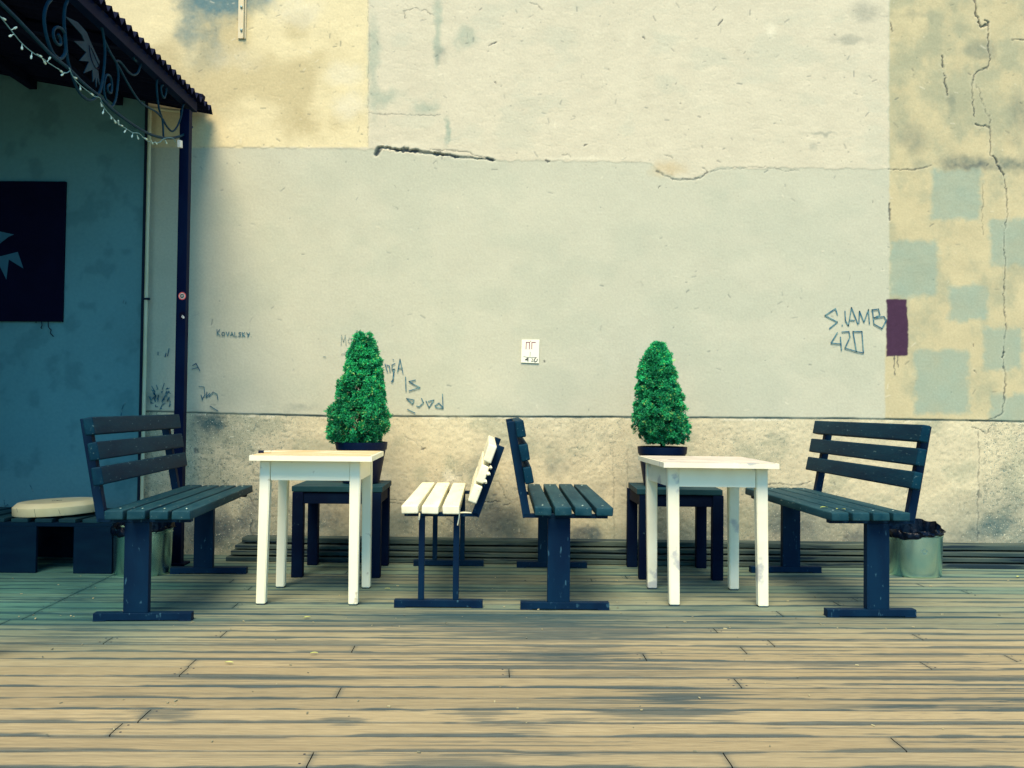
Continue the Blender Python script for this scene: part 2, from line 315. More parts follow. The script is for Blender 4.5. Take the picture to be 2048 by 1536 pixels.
def wall_fields(px, py, smoothwall=False):
    n = px.shape
    wx = (fbm(px / 14, py / 14, 3, 3) - .5) * 9; wy = (fbm(px / 14, py / 14, 31, 3) - .5) * 9
    X = px + wx; Y = py + wy
    big = fbm(px / 150, py / 150, 5, 4); mid = fbm(px / 36, py / 36, 9, 4); fine = fbm(px / 7, py / 7, 12, 3)
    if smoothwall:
        col = np.ones(n + (3,)) * (C(112, 166, 168) * K)  # teal base colour carries part of the canopy's shade
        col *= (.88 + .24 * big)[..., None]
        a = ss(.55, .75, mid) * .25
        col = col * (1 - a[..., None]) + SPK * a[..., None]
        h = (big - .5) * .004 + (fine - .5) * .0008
    else:
        mort = ss(.38, .62, big)[..., None]
        col = np.ones(n + (3,)) * GREY * (.96 + .08 * mid[..., None])
        b = ss(.40, .68, fbm(px / 90, py / 60, 41, 4))[..., None] * .14
        col = col * (1 - b) + BLUE * b
        h = (big - .5) * .004 + (mid - .5) * .0015 + (fine - .5) * .0008
        # upper coat
        bound = np.interp(X, [300, 735, 760, 880, 990, 1300, 1320, 1350, 1390, 1415, 1440, 1780], [292, 298, 302, 308, 320, 326, 340, 357, 358, 345, 336, 338]) + (Y - py) * 1
        up = ss(1.5, -1.5, py - bound) * ss(1779, 1775, X)
        cu = UP * (.95 + .12 * mid[..., None])
        cu = cu * (1 - .5 * ss(.52, .72, fbm(px / 70, py / 40, 55, 5))[..., None]) + GREY * .5 * ss(.52, .72, fbm(px / 70, py / 40, 55, 5))[..., None]
        col = col * (1 - up[..., None]) + cu * up[..., None]
        ridge = np.abs(fbm(px / 40, py / 22, 77, 4) - .5)
        h = h + up * (.002 + (fbm(px / 34, py / 18, 66, 4) - .5) * .0022 - .0008 * ss(.02, 0, ridge))
        tl = ss(3, -3, X * .2 + px * .8 - 737) * ss(3, -3, py + wy * .4 - 295)
        cc = CREAM * (.93 + .14 * mid[..., None])
        a = ss(.46, .66, big)[..., None] * .55
        cc = cc * (1 - a) + OLIVE * a
        col = col * (1 - tl[..., None]) + cc * tl[..., None]
        h = h + tl * (fbm(px / 60, py / 60, 88, 5) - .5) * .003
        # right-hand bare render with blue-grey touch-up squares
        edge = np.interp(py, [0, 600, 720, 840], [1779, 1779, 1770, 1770])
        rt = ss(-2.5, 2.5, px + wx * .35 - edge)
        a = ss(.36, .74, fbm(px / 48, py / 60, 101, 6, .6) + .10 * ss(480, 200, py) - .05)[..., None]
        cr = RC * (.93 + .14 * mid[..., None]) * (1 - a * .62) + RD * a * .62
        pm = np.zeros(n)
        for (x0, y0, x1, y1, s) in PATCHES:
            q = 5.0 + 4 * mid; X2 = X + wx * .7 + (fine - .5) * 6; Y2 = Y + wy * .7 + (fine - .5) * 6
            m_ = ss(-q, q, X2 - x0) * ss(-q, q, x1 - X2) * ss(-q, q, Y2 - y0) * ss(-q, q, y1 - Y2)
            pm = np.maximum(pm, m_ * (.62 + .36 * mid))
        bl = BLUE * (.93 + .12 * mid[..., None])
        cr = cr * (1 - pm[..., None]) + bl * pm[..., None]
        col = col * (1 - rt[..., None]) + cr * rt[..., None]
        h = h + rt * ((fbm(px / 45, py / 45, 111, 4) - .5) * .007 * ss(860, 300, py) + .0)
        q = 1.6
        pu = ss(-q, q, px + wx * .8 - 1773) * ss(-q, q, 1815 - px - wx * .8) * ss(-q, q, py + wy * .5 - 598) * ss(-q, q, 713 - py - wy * .6)
        col = col * (1 - pu[..., None]) + PURP * (.9 + .2 * fine[..., None]) * pu[..., None]
        # plinth
        led = np.interp(px, [250, 375, 650, 1240, 1700, 2048], [821, 825, 832, 834, 837, 843])
        dl = py - led + wy * .12
        pl = ss(-1, 1.5, dl)
        cp = PLN * (.86 + .26 * mid[..., None])
        a = ss(.50, .70, fbm(px / 60, py / 50, 131, 5))[..., None] * .45
        cp = cp * (1 - a) + RD * a
        agg = np.clip(ss(650, 420, px) + ss(1960, 1975, px) + .32 + .3 * ss(.5, .7, big), 0, 1)
        sp = ss(.66, .76, fbm(px / 5.5, py / 5.5, 141, 2, .4)) * agg * .75
        cp = cp * (1 - sp[..., None] * .35) + SPK * sp[..., None] * .35
        foot_shade = ss(950, 1090, py + (big - .5) * 160) * .45  # wall foot darkened, shade around the furniture painted in
        cp = cp * (1 - foot_shade[..., None]) + SPK * foot_shade[..., None]
        col = col * (1 - pl[..., None]) + cp * pl[..., None]
        h = h * (1 - pl) + pl * (-.007 + (mid - .5) * .006 + (fine - .5) * .004 - sp * .003)
        ln = np.exp(-(dl / 1.3) ** 2) * (.45 + .55 * ss(.35, .6, fbm(px / 60, py * 0, 151, 3)))
        col = col * (1 - ln[..., None] * .85) + DARK * ln[..., None] * .85; h = h - .006 * ln
        # chipped edge left pale below the line
        ch = np.exp(-((dl - 4) / 2.2) ** 2) * ss(.56, .66, fbm(px / 18, py / 6, 161, 3)) * .8
        col = col * (1 - ch[..., None]) + PALE * ch[..., None]
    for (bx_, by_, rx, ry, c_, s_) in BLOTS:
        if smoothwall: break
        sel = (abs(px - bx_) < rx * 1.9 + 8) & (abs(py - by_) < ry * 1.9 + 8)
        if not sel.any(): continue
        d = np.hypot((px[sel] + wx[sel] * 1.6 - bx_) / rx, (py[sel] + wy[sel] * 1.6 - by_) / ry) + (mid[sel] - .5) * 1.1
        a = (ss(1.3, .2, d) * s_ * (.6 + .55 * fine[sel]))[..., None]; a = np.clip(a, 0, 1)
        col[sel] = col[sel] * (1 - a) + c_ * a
    for (pts, wd, dep, dk) in CRACKS:
        if smoothwall: break
        xs = [p[0] for p in pts]; ys = [p[1] for p in pts]
        sel = (px > min(xs) - 14) & (px < max(xs) + 14) & (py > min(ys) - 14) & (py < max(ys) + 14)
        if not sel.any(): continue
        jx = (fbm(px[sel] / 5, py[sel] / 5, 301, 2) - .5) * 5; jy = (fbm(px[sel] / 5, py[sel] / 5, 311, 2) - .5) * 5
        d = polydist(px[sel] + wx[sel] * .5 + jx, py[sel] + wy[sel] * .5 + jy, pts)
        wv = wd * (.25 + 1.5 * vn(px[sel] / 8, py[sel] / 8, 5) ** 1.3); dk = dk * (.62 + .38 * ss(.25, .5, vn(px[sel] / 13, py[sel] / 13, 6)))
        a = ss(wv * .8 + .9, max(wd * .2, .1), d) * dk * .9
        col[sel] = col[sel] * (1 - a[..., None]) + DARK * .6 * a[..., None]
        h[sel] -= a * dep
        lip = np.exp(-((d - wv - 2.5) / 1.6) ** 2) * .25 * vn(px[sel] / 12, py[sel] / 12, 8) * (dep > .003)
        h[sel] += lip * .0012; col[sel] = col[sel] * (1 - lip[..., None] * .6) + PALE * lip[..., None] * .6
    if not smoothwall:
        rr = random.Random(5)
        for i in range(1000):                     # small pits, chips and scratches
            x = rr.uniform(385, 2046); y = rr.uniform(2, 830) if i < 400 else (rr.uniform(2, 330) if i < 820 else rr.uniform(845, 1075))
            L_ = rr.uniform(0, 11) if rr.random() < .55 else 0; an = rr.gauss(0, .5) + (0 if rr.random() < .75 else 1.5)
            p2 = (x + L_ * math.cos(an), y + L_ * math.sin(an)); wd = rr.uniform(.5, 1.5)
            sel = (abs(px - x) < 16) & (abs(py - y) < 16)
            if not sel.any(): continue
            d = polydist(px[sel] + wx[sel] * .4, py[sel] + wy[sel] * .4, [(x, y), p2]); pale = rr.random() < .3
            a = ss(wd + 1.0, .1, d) * rr.uniform(.10, .5)
            col[sel] = col[sel] * (1 - a[..., None]) + (PALE if pale else DARK) * a[..., None]
            h[sel] += a * (.002 if pale else -.003)
    al = (pl * agg) if not smoothwall else np.zeros(n)
    return np.concatenate([col, al[..., None]], -1), h

def rel_wall(name, xs, zs, Y, material, smoothwall, parent=None):
    X, Z = np.meshgrid(xs, zs); px, py = toPx(X, np.full(X.shape, Y), Z)
    col, h = wall_fields(px, py, smoothwall)
    nx, nz = len(xs), len(zs); co = np.stack([X, Y - h, Z], -1).reshape(-1, 3)
    me = bpy.data.meshes.new(name); me.vertices.add(nx * nz); me.vertices.foreach_set('co', co.ravel().astype(np.float32))
    i = np.arange(nx * nz).reshape(nz, nx)
    q = np.stack([i[:-1, :-1], i[:-1, 1:], i[1:, 1:], i[1:, :-1]], -1).reshape(-1)
    nf = (nx - 1) * (nz - 1); me.loops.add(nf * 4); me.polygons.add(nf)
    me.loops.foreach_set('vertex_index', q.astype(np.int32)); me.polygons.foreach_set('loop_start', np.arange(0, nf * 4, 4, dtype=np.int32))
    me.polygons.foreach_set('loop_total', np.full(nf, 4, dtype=np.int32)); me.update(calc_edges=True)
    a = me.attributes.new('tone', 'FLOAT_COLOR', 'POINT')
    a.data.foreach_set('color', col.reshape(-1, 4).ravel().astype(np.float32))
    me.shade_smooth(); me.materials.append(material)
    o = bpy.data.objects.new(name, me); COL.objects.link(o)
    if parent: o.parent = parent
    return o
M_wall = attr_mat('plaster', nscale=70, amt=.06, bump=.22, speck=True)
M_wall2 = attr_mat('smooth_plaster', nscale=50, amt=.04, bump=.15)
SEAM = -2.475
wall = thing('plaster_wall', 'tall patched plaster wall, grey and cream paint, cracked along the middle, behind the benches', 'wall', (0, 0, 0))
xs = np.concatenate([np.arange(SEAM, 3.62, .0052), np.linspace(3.66, 6, 30)])
zs = np.concatenate([np.arange(-.12, 3.80, .0052), np.linspace(3.85, 5.6, 24)])
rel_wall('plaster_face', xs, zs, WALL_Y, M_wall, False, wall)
b = B(); bx(b, (1.76, WALL_Y + .22, 2.72), (8.49, .36, 5.78), bev=0); obj('wall_core', b, M_plank, wall)
wall2 = thing('plaster_wall', 'smooth teal-grey wall section under the canopy, partly tinted for its shade, left of the thin cream pipe', 'wall', (0, 0, 0))
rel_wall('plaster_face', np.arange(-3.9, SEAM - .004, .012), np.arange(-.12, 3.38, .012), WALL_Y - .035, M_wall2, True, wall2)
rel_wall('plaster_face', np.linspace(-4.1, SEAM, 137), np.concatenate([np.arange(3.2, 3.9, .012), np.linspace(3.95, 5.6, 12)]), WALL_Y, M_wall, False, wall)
b = B(); bx(b, (-3.195, WALL_Y + .13, 1.6), (1.41, .24, 3.4), bev=0); obj('wall_core', b, M_gap, wall2)
b = B(); bx(b, (SEAM + .004, WALL_Y - .02, 1.45), (.022, .036, 3.1), bev=.002); obj('edge_shadow', b, M_gap, wall2)  # dark strip stands in for the shadow along the wall seam
b = B(); bx(b, (-3.93, 4.7, 1.9), (.2, 3.4, 4.4), bev=0)  # added out of view to keep sky light from under the canopy
tag(obj('unseen_side_wall', b, mat('unseen_side_wall_paint', (.16, .25, .26), (.2, .3, .3), scale=2, rough=.9)), 'added unseen wall beyond the left edge, shading the covered corner', 'wall')

# writing on the wall
FONT = {'K': [[(0, 0), (0, 1)], [(.8, 1), (0, .45), (.9, 0)]], 'O': [[(.5, 1), (.1, .8), (0, .4), (.3, 0), (.8, .1), (1, .55), (.8, .95), (.5, 1)]],
        'V': [[(0, 1), (.5, 0), (1, 1)]], 'A': [[(0, 0), (.5, 1), (1, 0)], [(.2, .4), (.85, .4)]], 'L': [[(0, 1), (0, 0), (.9, 0)]],
        'S': [[(1, .9), (.5, 1), (.1, .75), (.8, .4), (.7, .05), (0, 0)]], 'Y': [[(0, 1), (.5, .5)], [(1, 1), (.3, -.1)]], '.': [[(0, 0), (.15, .08)]],
        'M': [[(0, 0), (.1, 1), (.5, .35), (.85, 1), (1, 0)]], 'o': [[(.9, .9), (.3, 1), (0, .5), (.3, 0), (.8, .15), (.95, .9), (1, 0)]],
        '2': [[(0, .8), (.4, 1), (.9, .8), (.8, .5), (0, 0), (1, 0)]], '0': [[(.5, 1), (0, .5), (.4, 0), (1, .4), (.5, 1)]], '4': [[(.6, 1), (0, .4), (1, .4)], [(.75, .8), (.75, 0)]]}
def ribbon(bm, pts, wpx, Y, th=.0008):
    P = [at(p[0], p[1], Y) for p in pts]; hw = wpx * Y / F / 2
    for a, c in zip(P, P[1:]):
        d = c - a
        if d.length < 1e-6: d = Vector((hw, 0, 0))
        d.normalize(); n = Vector((-d.z, 0, d.x)) * hw; e = d * hw * .6
        prism(bm, [a - e + n, c + e + n, c + e - n, a - e - n], (0, th, 0))
def word(bm, s, boxes, wpx, Y):
    for ch, (x0, y0, x1, y1) in zip(s, boxes):
        for st in FONT[ch]: ribbon(bm, [(x0 + (x1 - x0) * u, y1 - (y1 - y0) * v) for u, v in st], wpx, Y)
GY = WALL_Y - .0062
b = B(); bs = []
x = 434
for ch, wd, hh in [('K', 7, 12), ('O', 6, 7), ('V', 6, 8), ('A', 6, 8), ('L', 5, 8), ('S', 5, 8), ('K', 6, 8), ('Y', 6, 8), ('.', 2, 2)]:
    t = (x - 434) / 66 * 2.5; bs.append((x, 671 - hh + t, x + wd, 671 + t)); x += wd + 2.6
word(b, 'KOVALSKY.', bs, 1.5, GY); obj('graffiti', b, M_ink, wall, label='small neat dark lettering on the left of the grey paint')
b = B()
for st in [[(1675, 629), (1671, 617), (1650, 631), (1675, 644), (1659, 657)], [(1684, 650), (1685, 651)], [(1690, 622), (1691, 641), (1697, 651), (1703, 615), (1716, 648)], [(1699, 640), (1709, 641)],
           [(1719, 622), (1718, 646)], [(1719, 622), (1728, 644), (1737, 619), (1739, 647)], [(1745, 619), (1748, 648)], [(1743, 620), (1757, 618), (1760, 630), (1748, 636), (1768, 633), (1773, 640), (1764, 657), (1748, 648)],
           [(1675, 665), (1662, 686), (1682, 688)], [(1681, 674), (1683, 700)], [(1684, 664), (1698, 663), (1700, 674), (1690, 696), (1713, 703), (1706, 663), (1724, 663), (1727, 706), (1713, 703)]]:
    ribbon(b, st, 2.2, GY)
obj('graffiti', b, M_ink, wall, label='angular marker tag over a number beside the purple paint patch')
b = B()
for st in [[(770, 728), (775, 744)], [(773, 730), (779, 732), (780, 744)], [(790, 727), (784, 730), (784, 740), (790, 738)], [(786, 719), (787, 720)], [(795, 744), (800, 718), (806, 747)], [(796, 737), (805, 736)]]: ribbon(b, st, 1.8, GY)
for st in [[(788, 738), (786, 760), (783, 764)]]: ribbon(b, st, 2.6, GY)
for st in [[(811, 754), (812, 782)], [(831, 760), (818, 763), (826, 768), (840, 775), (818, 782)]]: ribbon(b, st, 2.0, GY)
for st in [[(813, 797), (828, 800), (825, 808), (813, 797)], [(815, 819), (830, 826)], [(843, 797), (847, 805), (838, 814), (833, 812)], [(852, 802), (858, 815), (868, 800), (856, 803)], [(870, 812), (878, 806), (886, 815)], [(885, 788), (886, 817), (872, 815), (870, 811)]]: ribbon(b, st, 1.9, GY)
obj('graffiti', b, M_ink, wall, label='loose marker scrawl stepping down right of the left conifer')
b = B(); word(b, 'Mo', [(682, 670, 692, 690), (696, 676, 704, 686)], 1.0, GY)
ribbon(b, [(682, 709), (694, 704)], 1.0, GY); ribbon(b, [(646, 713), (652, 713)], 1.0, GY); obj('graffiti', b, M_inkfaint, wall, label='faint pencil letters left of the conifer tip')
b = B()
for st in [[(398, 773), (408, 774), (410, 790), (404, 798)], [(402, 790), (405, 800)], [(414, 784), (412, 795), (420, 786)], [(418, 793), (426, 784), (434, 788), (436, 800)], [(385, 731), (392, 727), (400, 742)], [(384, 738), (396, 735)], [(420, 812), (436, 822)]]: ribbon(b, st, 1.6, GY)
obj('graffiti', b, M_ink, wall, label='broken squiggle low on the wall just right of the post')
b = B(); rr = random.Random(3)
for k in range(26):
    x = rr.uniform(298, 342); y = 790 + rr.gauss(0, 10); ribbon(b, [(x, y), (x + rr.uniform(-4, 4), y + rr.uniform(-9, 9)), (x + rr.uniform(-6, 6), y + rr.uniform(-9, 9))], 1.5, GY)
for st in [[(338, 697), (335, 712)], [(332, 706), (330, 714)], [(316, 704), (316, 710)]]: ribbon(b, st, 1.8, GY)
obj('graffiti', b, M_ink, wall, label='dense dark scribble between the cream pipe and the post')
b = B()
for st in [[(250, 805), (246, 812), (243, 822), (242, 832)], [(248, 600), (246, 606)], [(252, 604), (251, 608)], [(60, 970), (66, 983)], [(8, 1000), (9, 1012), (16, 1009)], [(95, 980), (92, 984)]]: ribbon(b, st, 1.6, WALL_Y - .041)
obj('scuff_mark', b, M_ink, wall2)

# paper notice
n = thing('paper_notice', 'small white paper with red letters and a number, stuck mid-wall between the conifers', 'notice', at(1061, 703, WALL_Y - .009))
o_ = n.location
b = B(); prism(b, [at(1043.5, 679, WALL_Y - .009) - o_, at(1079, 679, WALL_Y - .009) - o_, at(1077.5, 726.5, WALL_Y - .009) - o_, at(1042, 725, WALL_Y - .009) - o_], (0, .002, 0)); obj('sheet', b, M_paper, n)
def rel(bm, strokes, wpx, Y, o):
    t = B()
    for s in strokes: ribbon(t, s, wpx, Y)
    append(bm, t, Matrix.Translation(-o))
PY = WALL_Y - .0102
b = B(); rel(b, [[(1052, 698), (1052.6, 684.5), (1059.2, 684.5), (1058.6, 698)], [(1063.5, 698), (1063.8, 684.8), (1071, 684.8)], [(1061, 682), (1061.6, 682.4)]], 1.5, PY, o_); obj('red_lettering', b, M_red, n)
b = B(); rel(b, [[(1060.6, 704), (1060, 713)], [(1047, 713), (1055, 714.6), (1074, 715)]], .7, PY, o_); rel(b, [[(1056, 716), (1050.6, 719.6), (1056, 719.8)], [(1056, 716), (1056, 723)], [(1071, 715.5), (1068, 721), (1070, 724), (1074, 722), (1074.5, 718)]], 1.6, PY, o_)
rel(b, [[(1063, 717), (1066, 718), (1063, 723), (1067, 722.5)]], .8, PY, o_); obj('black_lettering', b, M_black, n)

# steel strip with bolts at the top of the wall
sp_ = thing('metal_strip', 'cream steel strip with two bolts coming down the wall at the top left', 'metal strip', at(482, 77, WALL_Y - .012)); o_ = sp_.location
b = B(); bx(b, (0, 0, .55), (.042, .006, 1.1), bev=.001); bx(b, (.019, -.012, .55), (.004, .024, 1.1), bev=.001); bx(b, (.027, .002, .55), (.010, .004, 1.1), bev=.001); obj('strip', b, M_strip, sp_)
for yy in (60, 14):
    p = at(483, yy, WALL_Y - .016) - o_; b = B(); t = B(); lathe(t, [(.009, 0), (.009, .005), (.006, .009), (.0, .010)], 16); append(b, t, Matrix.Translation(p) @ Matrix.Rotation(R(90), 4, 'X')); obj('bolt', b, M_bolt, sp_, True)

# ------------------------------------------------------------------ deck
def build_deck():
    rr = random.Random(11); ang = .026; ca, sa = math.cos(ang), math.sin(ang)
    V = []; Fc = []; cols = []; base = 0; nails = B()
    TAN = np.array(s2l((198, 180, 136))) * .62; TAN2 = np.array(s2l((180, 170, 134))) * .60
    DK = np.array(s2l((22, 88, 104))) * .42; GRN = np.array(s2l((90, 146, 134))) * .60
    fixed = [(455, 1262), (705, 1300), (380, 1330), (675, 1390), (285, 1435), (625, 1510), (1540, 1285), (1290, 1315), (1640, 1362), (1780, 1475), (1462, 1530), (1018, 1345), (1555, 1225), (1470, 1360)]
    fj = []
    for f_ in fixed:
        p = atz(*f_); fj.append((p.x * ca + p.y * sa, -p.x * sa + p.y * ca))
    STAINS = [(1110, 1262, 210, 26, 1), (1130, 1310, 150, 22, .9), (1360, 1402, 110, 26, 1), (1300, 1425, 120, 20, .8), (1050, 1452, 60, 14, .7), (640, 1288, 240, 8, .9), (150, 1282, 90, 12, .9), (330, 1432, 60, 12, .9), (960, 1430, 60, 14, .9), (690, 1440, 40, 10, .8), (1130, 1440, 50, 10, .7),
              (400, 1212, 90, 10, .7), (850, 1235, 200, 10, .7), (1080, 1238, 220, 12, .8), (1400, 1218, 60, 8, .6), (1740, 1236, 130, 10, .6), (280, 1240, 160, 14, .7), (900, 1530, 120, 16, .8), (60, 1500, 260, 7, .8), (560, 1357, 240, 7, .9), (980, 1160, 60, 20, .6), (1590, 1158, 60, 8, .9), (160, 1200, 60, 40, .6), (1190, 1400, 200, 10, .5), (1240, 1350, 160, 8, .6)]
    v = 1.2; k = 0
    while v < 6.62:
        wd = rr.choice([.088, .094, .098, .112, .118]) if v > 4 else rr.choice([.108, .116, .122]); gap = rr.choice([.005, .006, .008, .012])
        v0, v1 = v, v + wd; v += wd + gap; k += 1
        joints = [-6.2 + rr.uniform(-.4, .4)]
        while joints[-1] < 6: joints.append(joints[-1] + rr.uniform(3.2, 5.4))
        for (ju, jv) in fj:
            if v0 - gap / 2 <= jv < v1 + gap / 2:
                joints = [j for j in joints if abs(j - ju) > 1.0] + [ju]
        if v0 > 4.45 - .05: joints = [j for j in joints if abs(j + 2.14) > .7] + [-2.14 - (v0 - 4.4) * .03]
        joints = sorted(joints); bt = rr.uniform(.86, 1.08); bs_ = rr.uniform(0, 1); z0 = rr.uniform(-.0012, .0012); grn = rr.uniform(0, 1)
        for j0, j1 in zip(joints, joints[1:]):
            u0, u1 = max(j0 + .0018, -5.6), min(j1 - .0018, 5.6)
            if u1 - u0 < .05: continue
            inner = (v0 > 2.2); NR = 17 if inner else 4; nu = max(2, int((u1 - u0) / (.018 if inner else .05))); U = np.linspace(u0, u1, nu)
            e = .0022; Vr = np.concatenate([[v0, v0, v0 + e], np.linspace(v0 + .006, v1 - .006, NR), [v1 - e, v1, v1]])
            Zr = np.concatenate([[-.03, -.0025, -.0004], np.zeros(NR), [-.0004, -.0025, -.03]])
            UU, VV = np.meshgrid(U, Vr); ZZ = np.repeat(Zr[:, None], nu, 1) + z0 + (fbm(UU * 3, VV * 20, 200 + k, 2) - .5) * .002
            ZZ[[0, -1]] = -.03
            XX = UU * ca - VV * sa; YY = UU * sa + VV * ca
            px, py = toPx(XX, YY, ZZ * 0)
            st = fbm(UU * .8, VV * 85 + k * 7.3, 210, 4); s2 = fbm(UU * .7 + 9 * k, VV * 9, 222, 4)
            ro = fbm(UU * 14, VV * 160 + k, 260, 3); zone = ss(.44, .58, fbm(UU * .45, VV * 1.6, 270, 3)); s = ss(.57, .66, st + (ro - .5) * .22) * (.16 + .62 * zone) + ss(.60, .70, s2) * .5 * ss(.35, .6, st) * zone
            ed = np.minimum(VV - v0, v1 - VV)
            eg = fbm(UU * 2.2 + 3.1 * k, (VV > (v0 + v1) / 2) * 5., 230, 5) + (ro - .5) * .16; s = s + np.exp(-(ed / (.0035 + .012 * ss(.48, .66, eg))) ** 1.6) * (.75 + .8 * ss(.42, .60, eg))
            je = np.minimum(UU - u0, u1 - UU); s = s + np.exp(-je / .008) * .5
            for (sx, sy, rx, ry, a) in STAINS:
                dd = np.hypot((px - sx) / rx, (py - sy) / ry) + (st - .5) * 3.4 + (s2 - .5) * 1.6
                s = s + ss(1.0, .5, dd) * a * .85
            s = np.clip(s, 0, 1) * (.75 + .25 * bs_)
            far = ss(1330, 1170, py + (s2 - .5) * 60) * (.55 + .45 * grn)  # boards tinted teal towards the wall, furniture shade painted in with some dirt
            left = ss(520, 200, px) * ss(1400, 1200, py) * .5  # canopy shade painted into the boards at the left
            basec = TAN * (1 - .5 * bs_) + TAN2 * .5 * bs_
            gmix = np.clip(far * .8 + left, 0, 1)[..., None]
            c = (basec * (1 - gmix) + GRN * gmix) * bt * (.86 + .28 * fbm(UU * 7, VV * 120, 240 + k, 4))[..., None]
            c = c * (1 - s[..., None] * .88) + DK * s[..., None] * .88
            V.append(np.stack([XX, YY, ZZ], -1).reshape(-1, 3)); cols.append(c.reshape(-1, 3))
            nr = len(Vr); i = np.arange(nr * nu).reshape(nr, nu) + base
            Fc.append(np.stack([i[:-1, :-1], i[:-1, 1:], i[1:, 1:], i[1:, :-1]], -1).reshape(-1)); base += nr * nu
            if v0 > 2.3 and rr.random() < .45:
                for uu in (u0 + .022, u1 - .022):
                    if abs(uu) > 4: continue
                    for vv in (v0 + .022, v1 - .022):
                        X_, Y_ = uu * ca - vv * sa, uu * sa + vv * ca
                        t = B(); lathe(t, [(.0042, 0), (.003, .0007)], 8); append(nails, t, Matrix.Translation((X_, Y_, z0 + .0004)))
    V = np.concatenate(V); q = np.concatenate(Fc); cols = np.concatenate(cols)
    me = bpy.data.meshes.new('deck'); me.vertices.add(len(V)); me.vertices.foreach_set('co', V.ravel().astype(np.float32)); nf = len(q) // 4
    me.loops.add(nf * 4); me.polygons.add(nf); me.loops.foreach_set('vertex_index', q.astype(np.int32))
    me.polygons.foreach_set('loop_start', np.arange(0, nf * 4, 4, dtype=np.int32)); me.polygons.foreach_set('loop_total', np.full(nf, 4, dtype=np.int32)); me.update(calc_edges=True)
    a = me.attributes.new('tone', 'FLOAT_COLOR', 'POINT'); a.data.foreach_set('color', np.concatenate([cols, np.ones((len(V), 1))], 1).ravel().astype(np.float32))
    me.materials.append(attr_mat('deck_wood', rough=.8, nscale=40, amt=.17, bump=.6, stretch=(.3, 4, 1)))
    o = bpy.data.objects.new('wooden_deck', me); COL.objects.link(o); o['kind'] = 'structure'
    obj('nail_heads', nails, M_gap, o)
    b = B(); bx(b, (0, 1.5, -.06), (11.4, 9.6, .05), bev=0); obj('deck_base', b, M_under, kind='structure')
    b = B()
    for i in range(34):
        if i < 34: bx(b, (0, 1.19 - (i + .5) * .12, -.016), (11.2, .114, .03), bev=0)
    o2 = obj('deck_boards_behind', b, M_plank, o)
build_deck()

# boards stacked along the foot of the wall
STK = [(6.165, .103, .1335, 483, 'top board of the stack along the foot of the wall'), (6.11, .070, .094, 470, 'second board down in the stack along the foot of the wall'),
       (6.075, .037, .062, 462, 'third board down in the stack along the foot of the wall'), (6.045, .001, .028, 452, 'bottom board of the stack, lying on the deck against the wall')]
for (y0, z0, z1, pxl, lab) in STK:
    x0 = at(pxl, 1100, y0).x; b = B(); x1 = 3.9; n_ = 24; y1 = WALL_Y + .0
    t = B(); bmesh.ops.create_cube(t, size=1); bmesh.ops.scale(t, vec=(x1 - x0, y1 - y0, z1 - z0), verts=t.verts)
    bmesh.ops.subdivide_edges(t, edges=[e for e in t.edges if abs((e.verts[0].co - e.verts[1].co).x) > 1], cuts=n_)
    bmesh.ops.bevel(t, geom=[e for e in t.edges if abs((e.verts[0].co - e.verts[1].co).x) > .02], offset=.003, segments=1, affect='EDGES')
    for v_ in t.verts:
        if v_.co.y < 0: v_.co.y += math.sin(v_.co.x * 2.1 + y0 * 40) * .006; 
        v_.co.z += math.sin(v_.co.x * 1.3 + y0 * 70) * .0009
    append(b, t, Matrix.Translation(((x0 + x1) / 2, (y0 + y1) / 2, (z0 + z1) / 2)))
    o = obj('deck_board', b, M_stack); tag(o, 'weathered ' + lab, 'board', 'boards stacked along the wall')

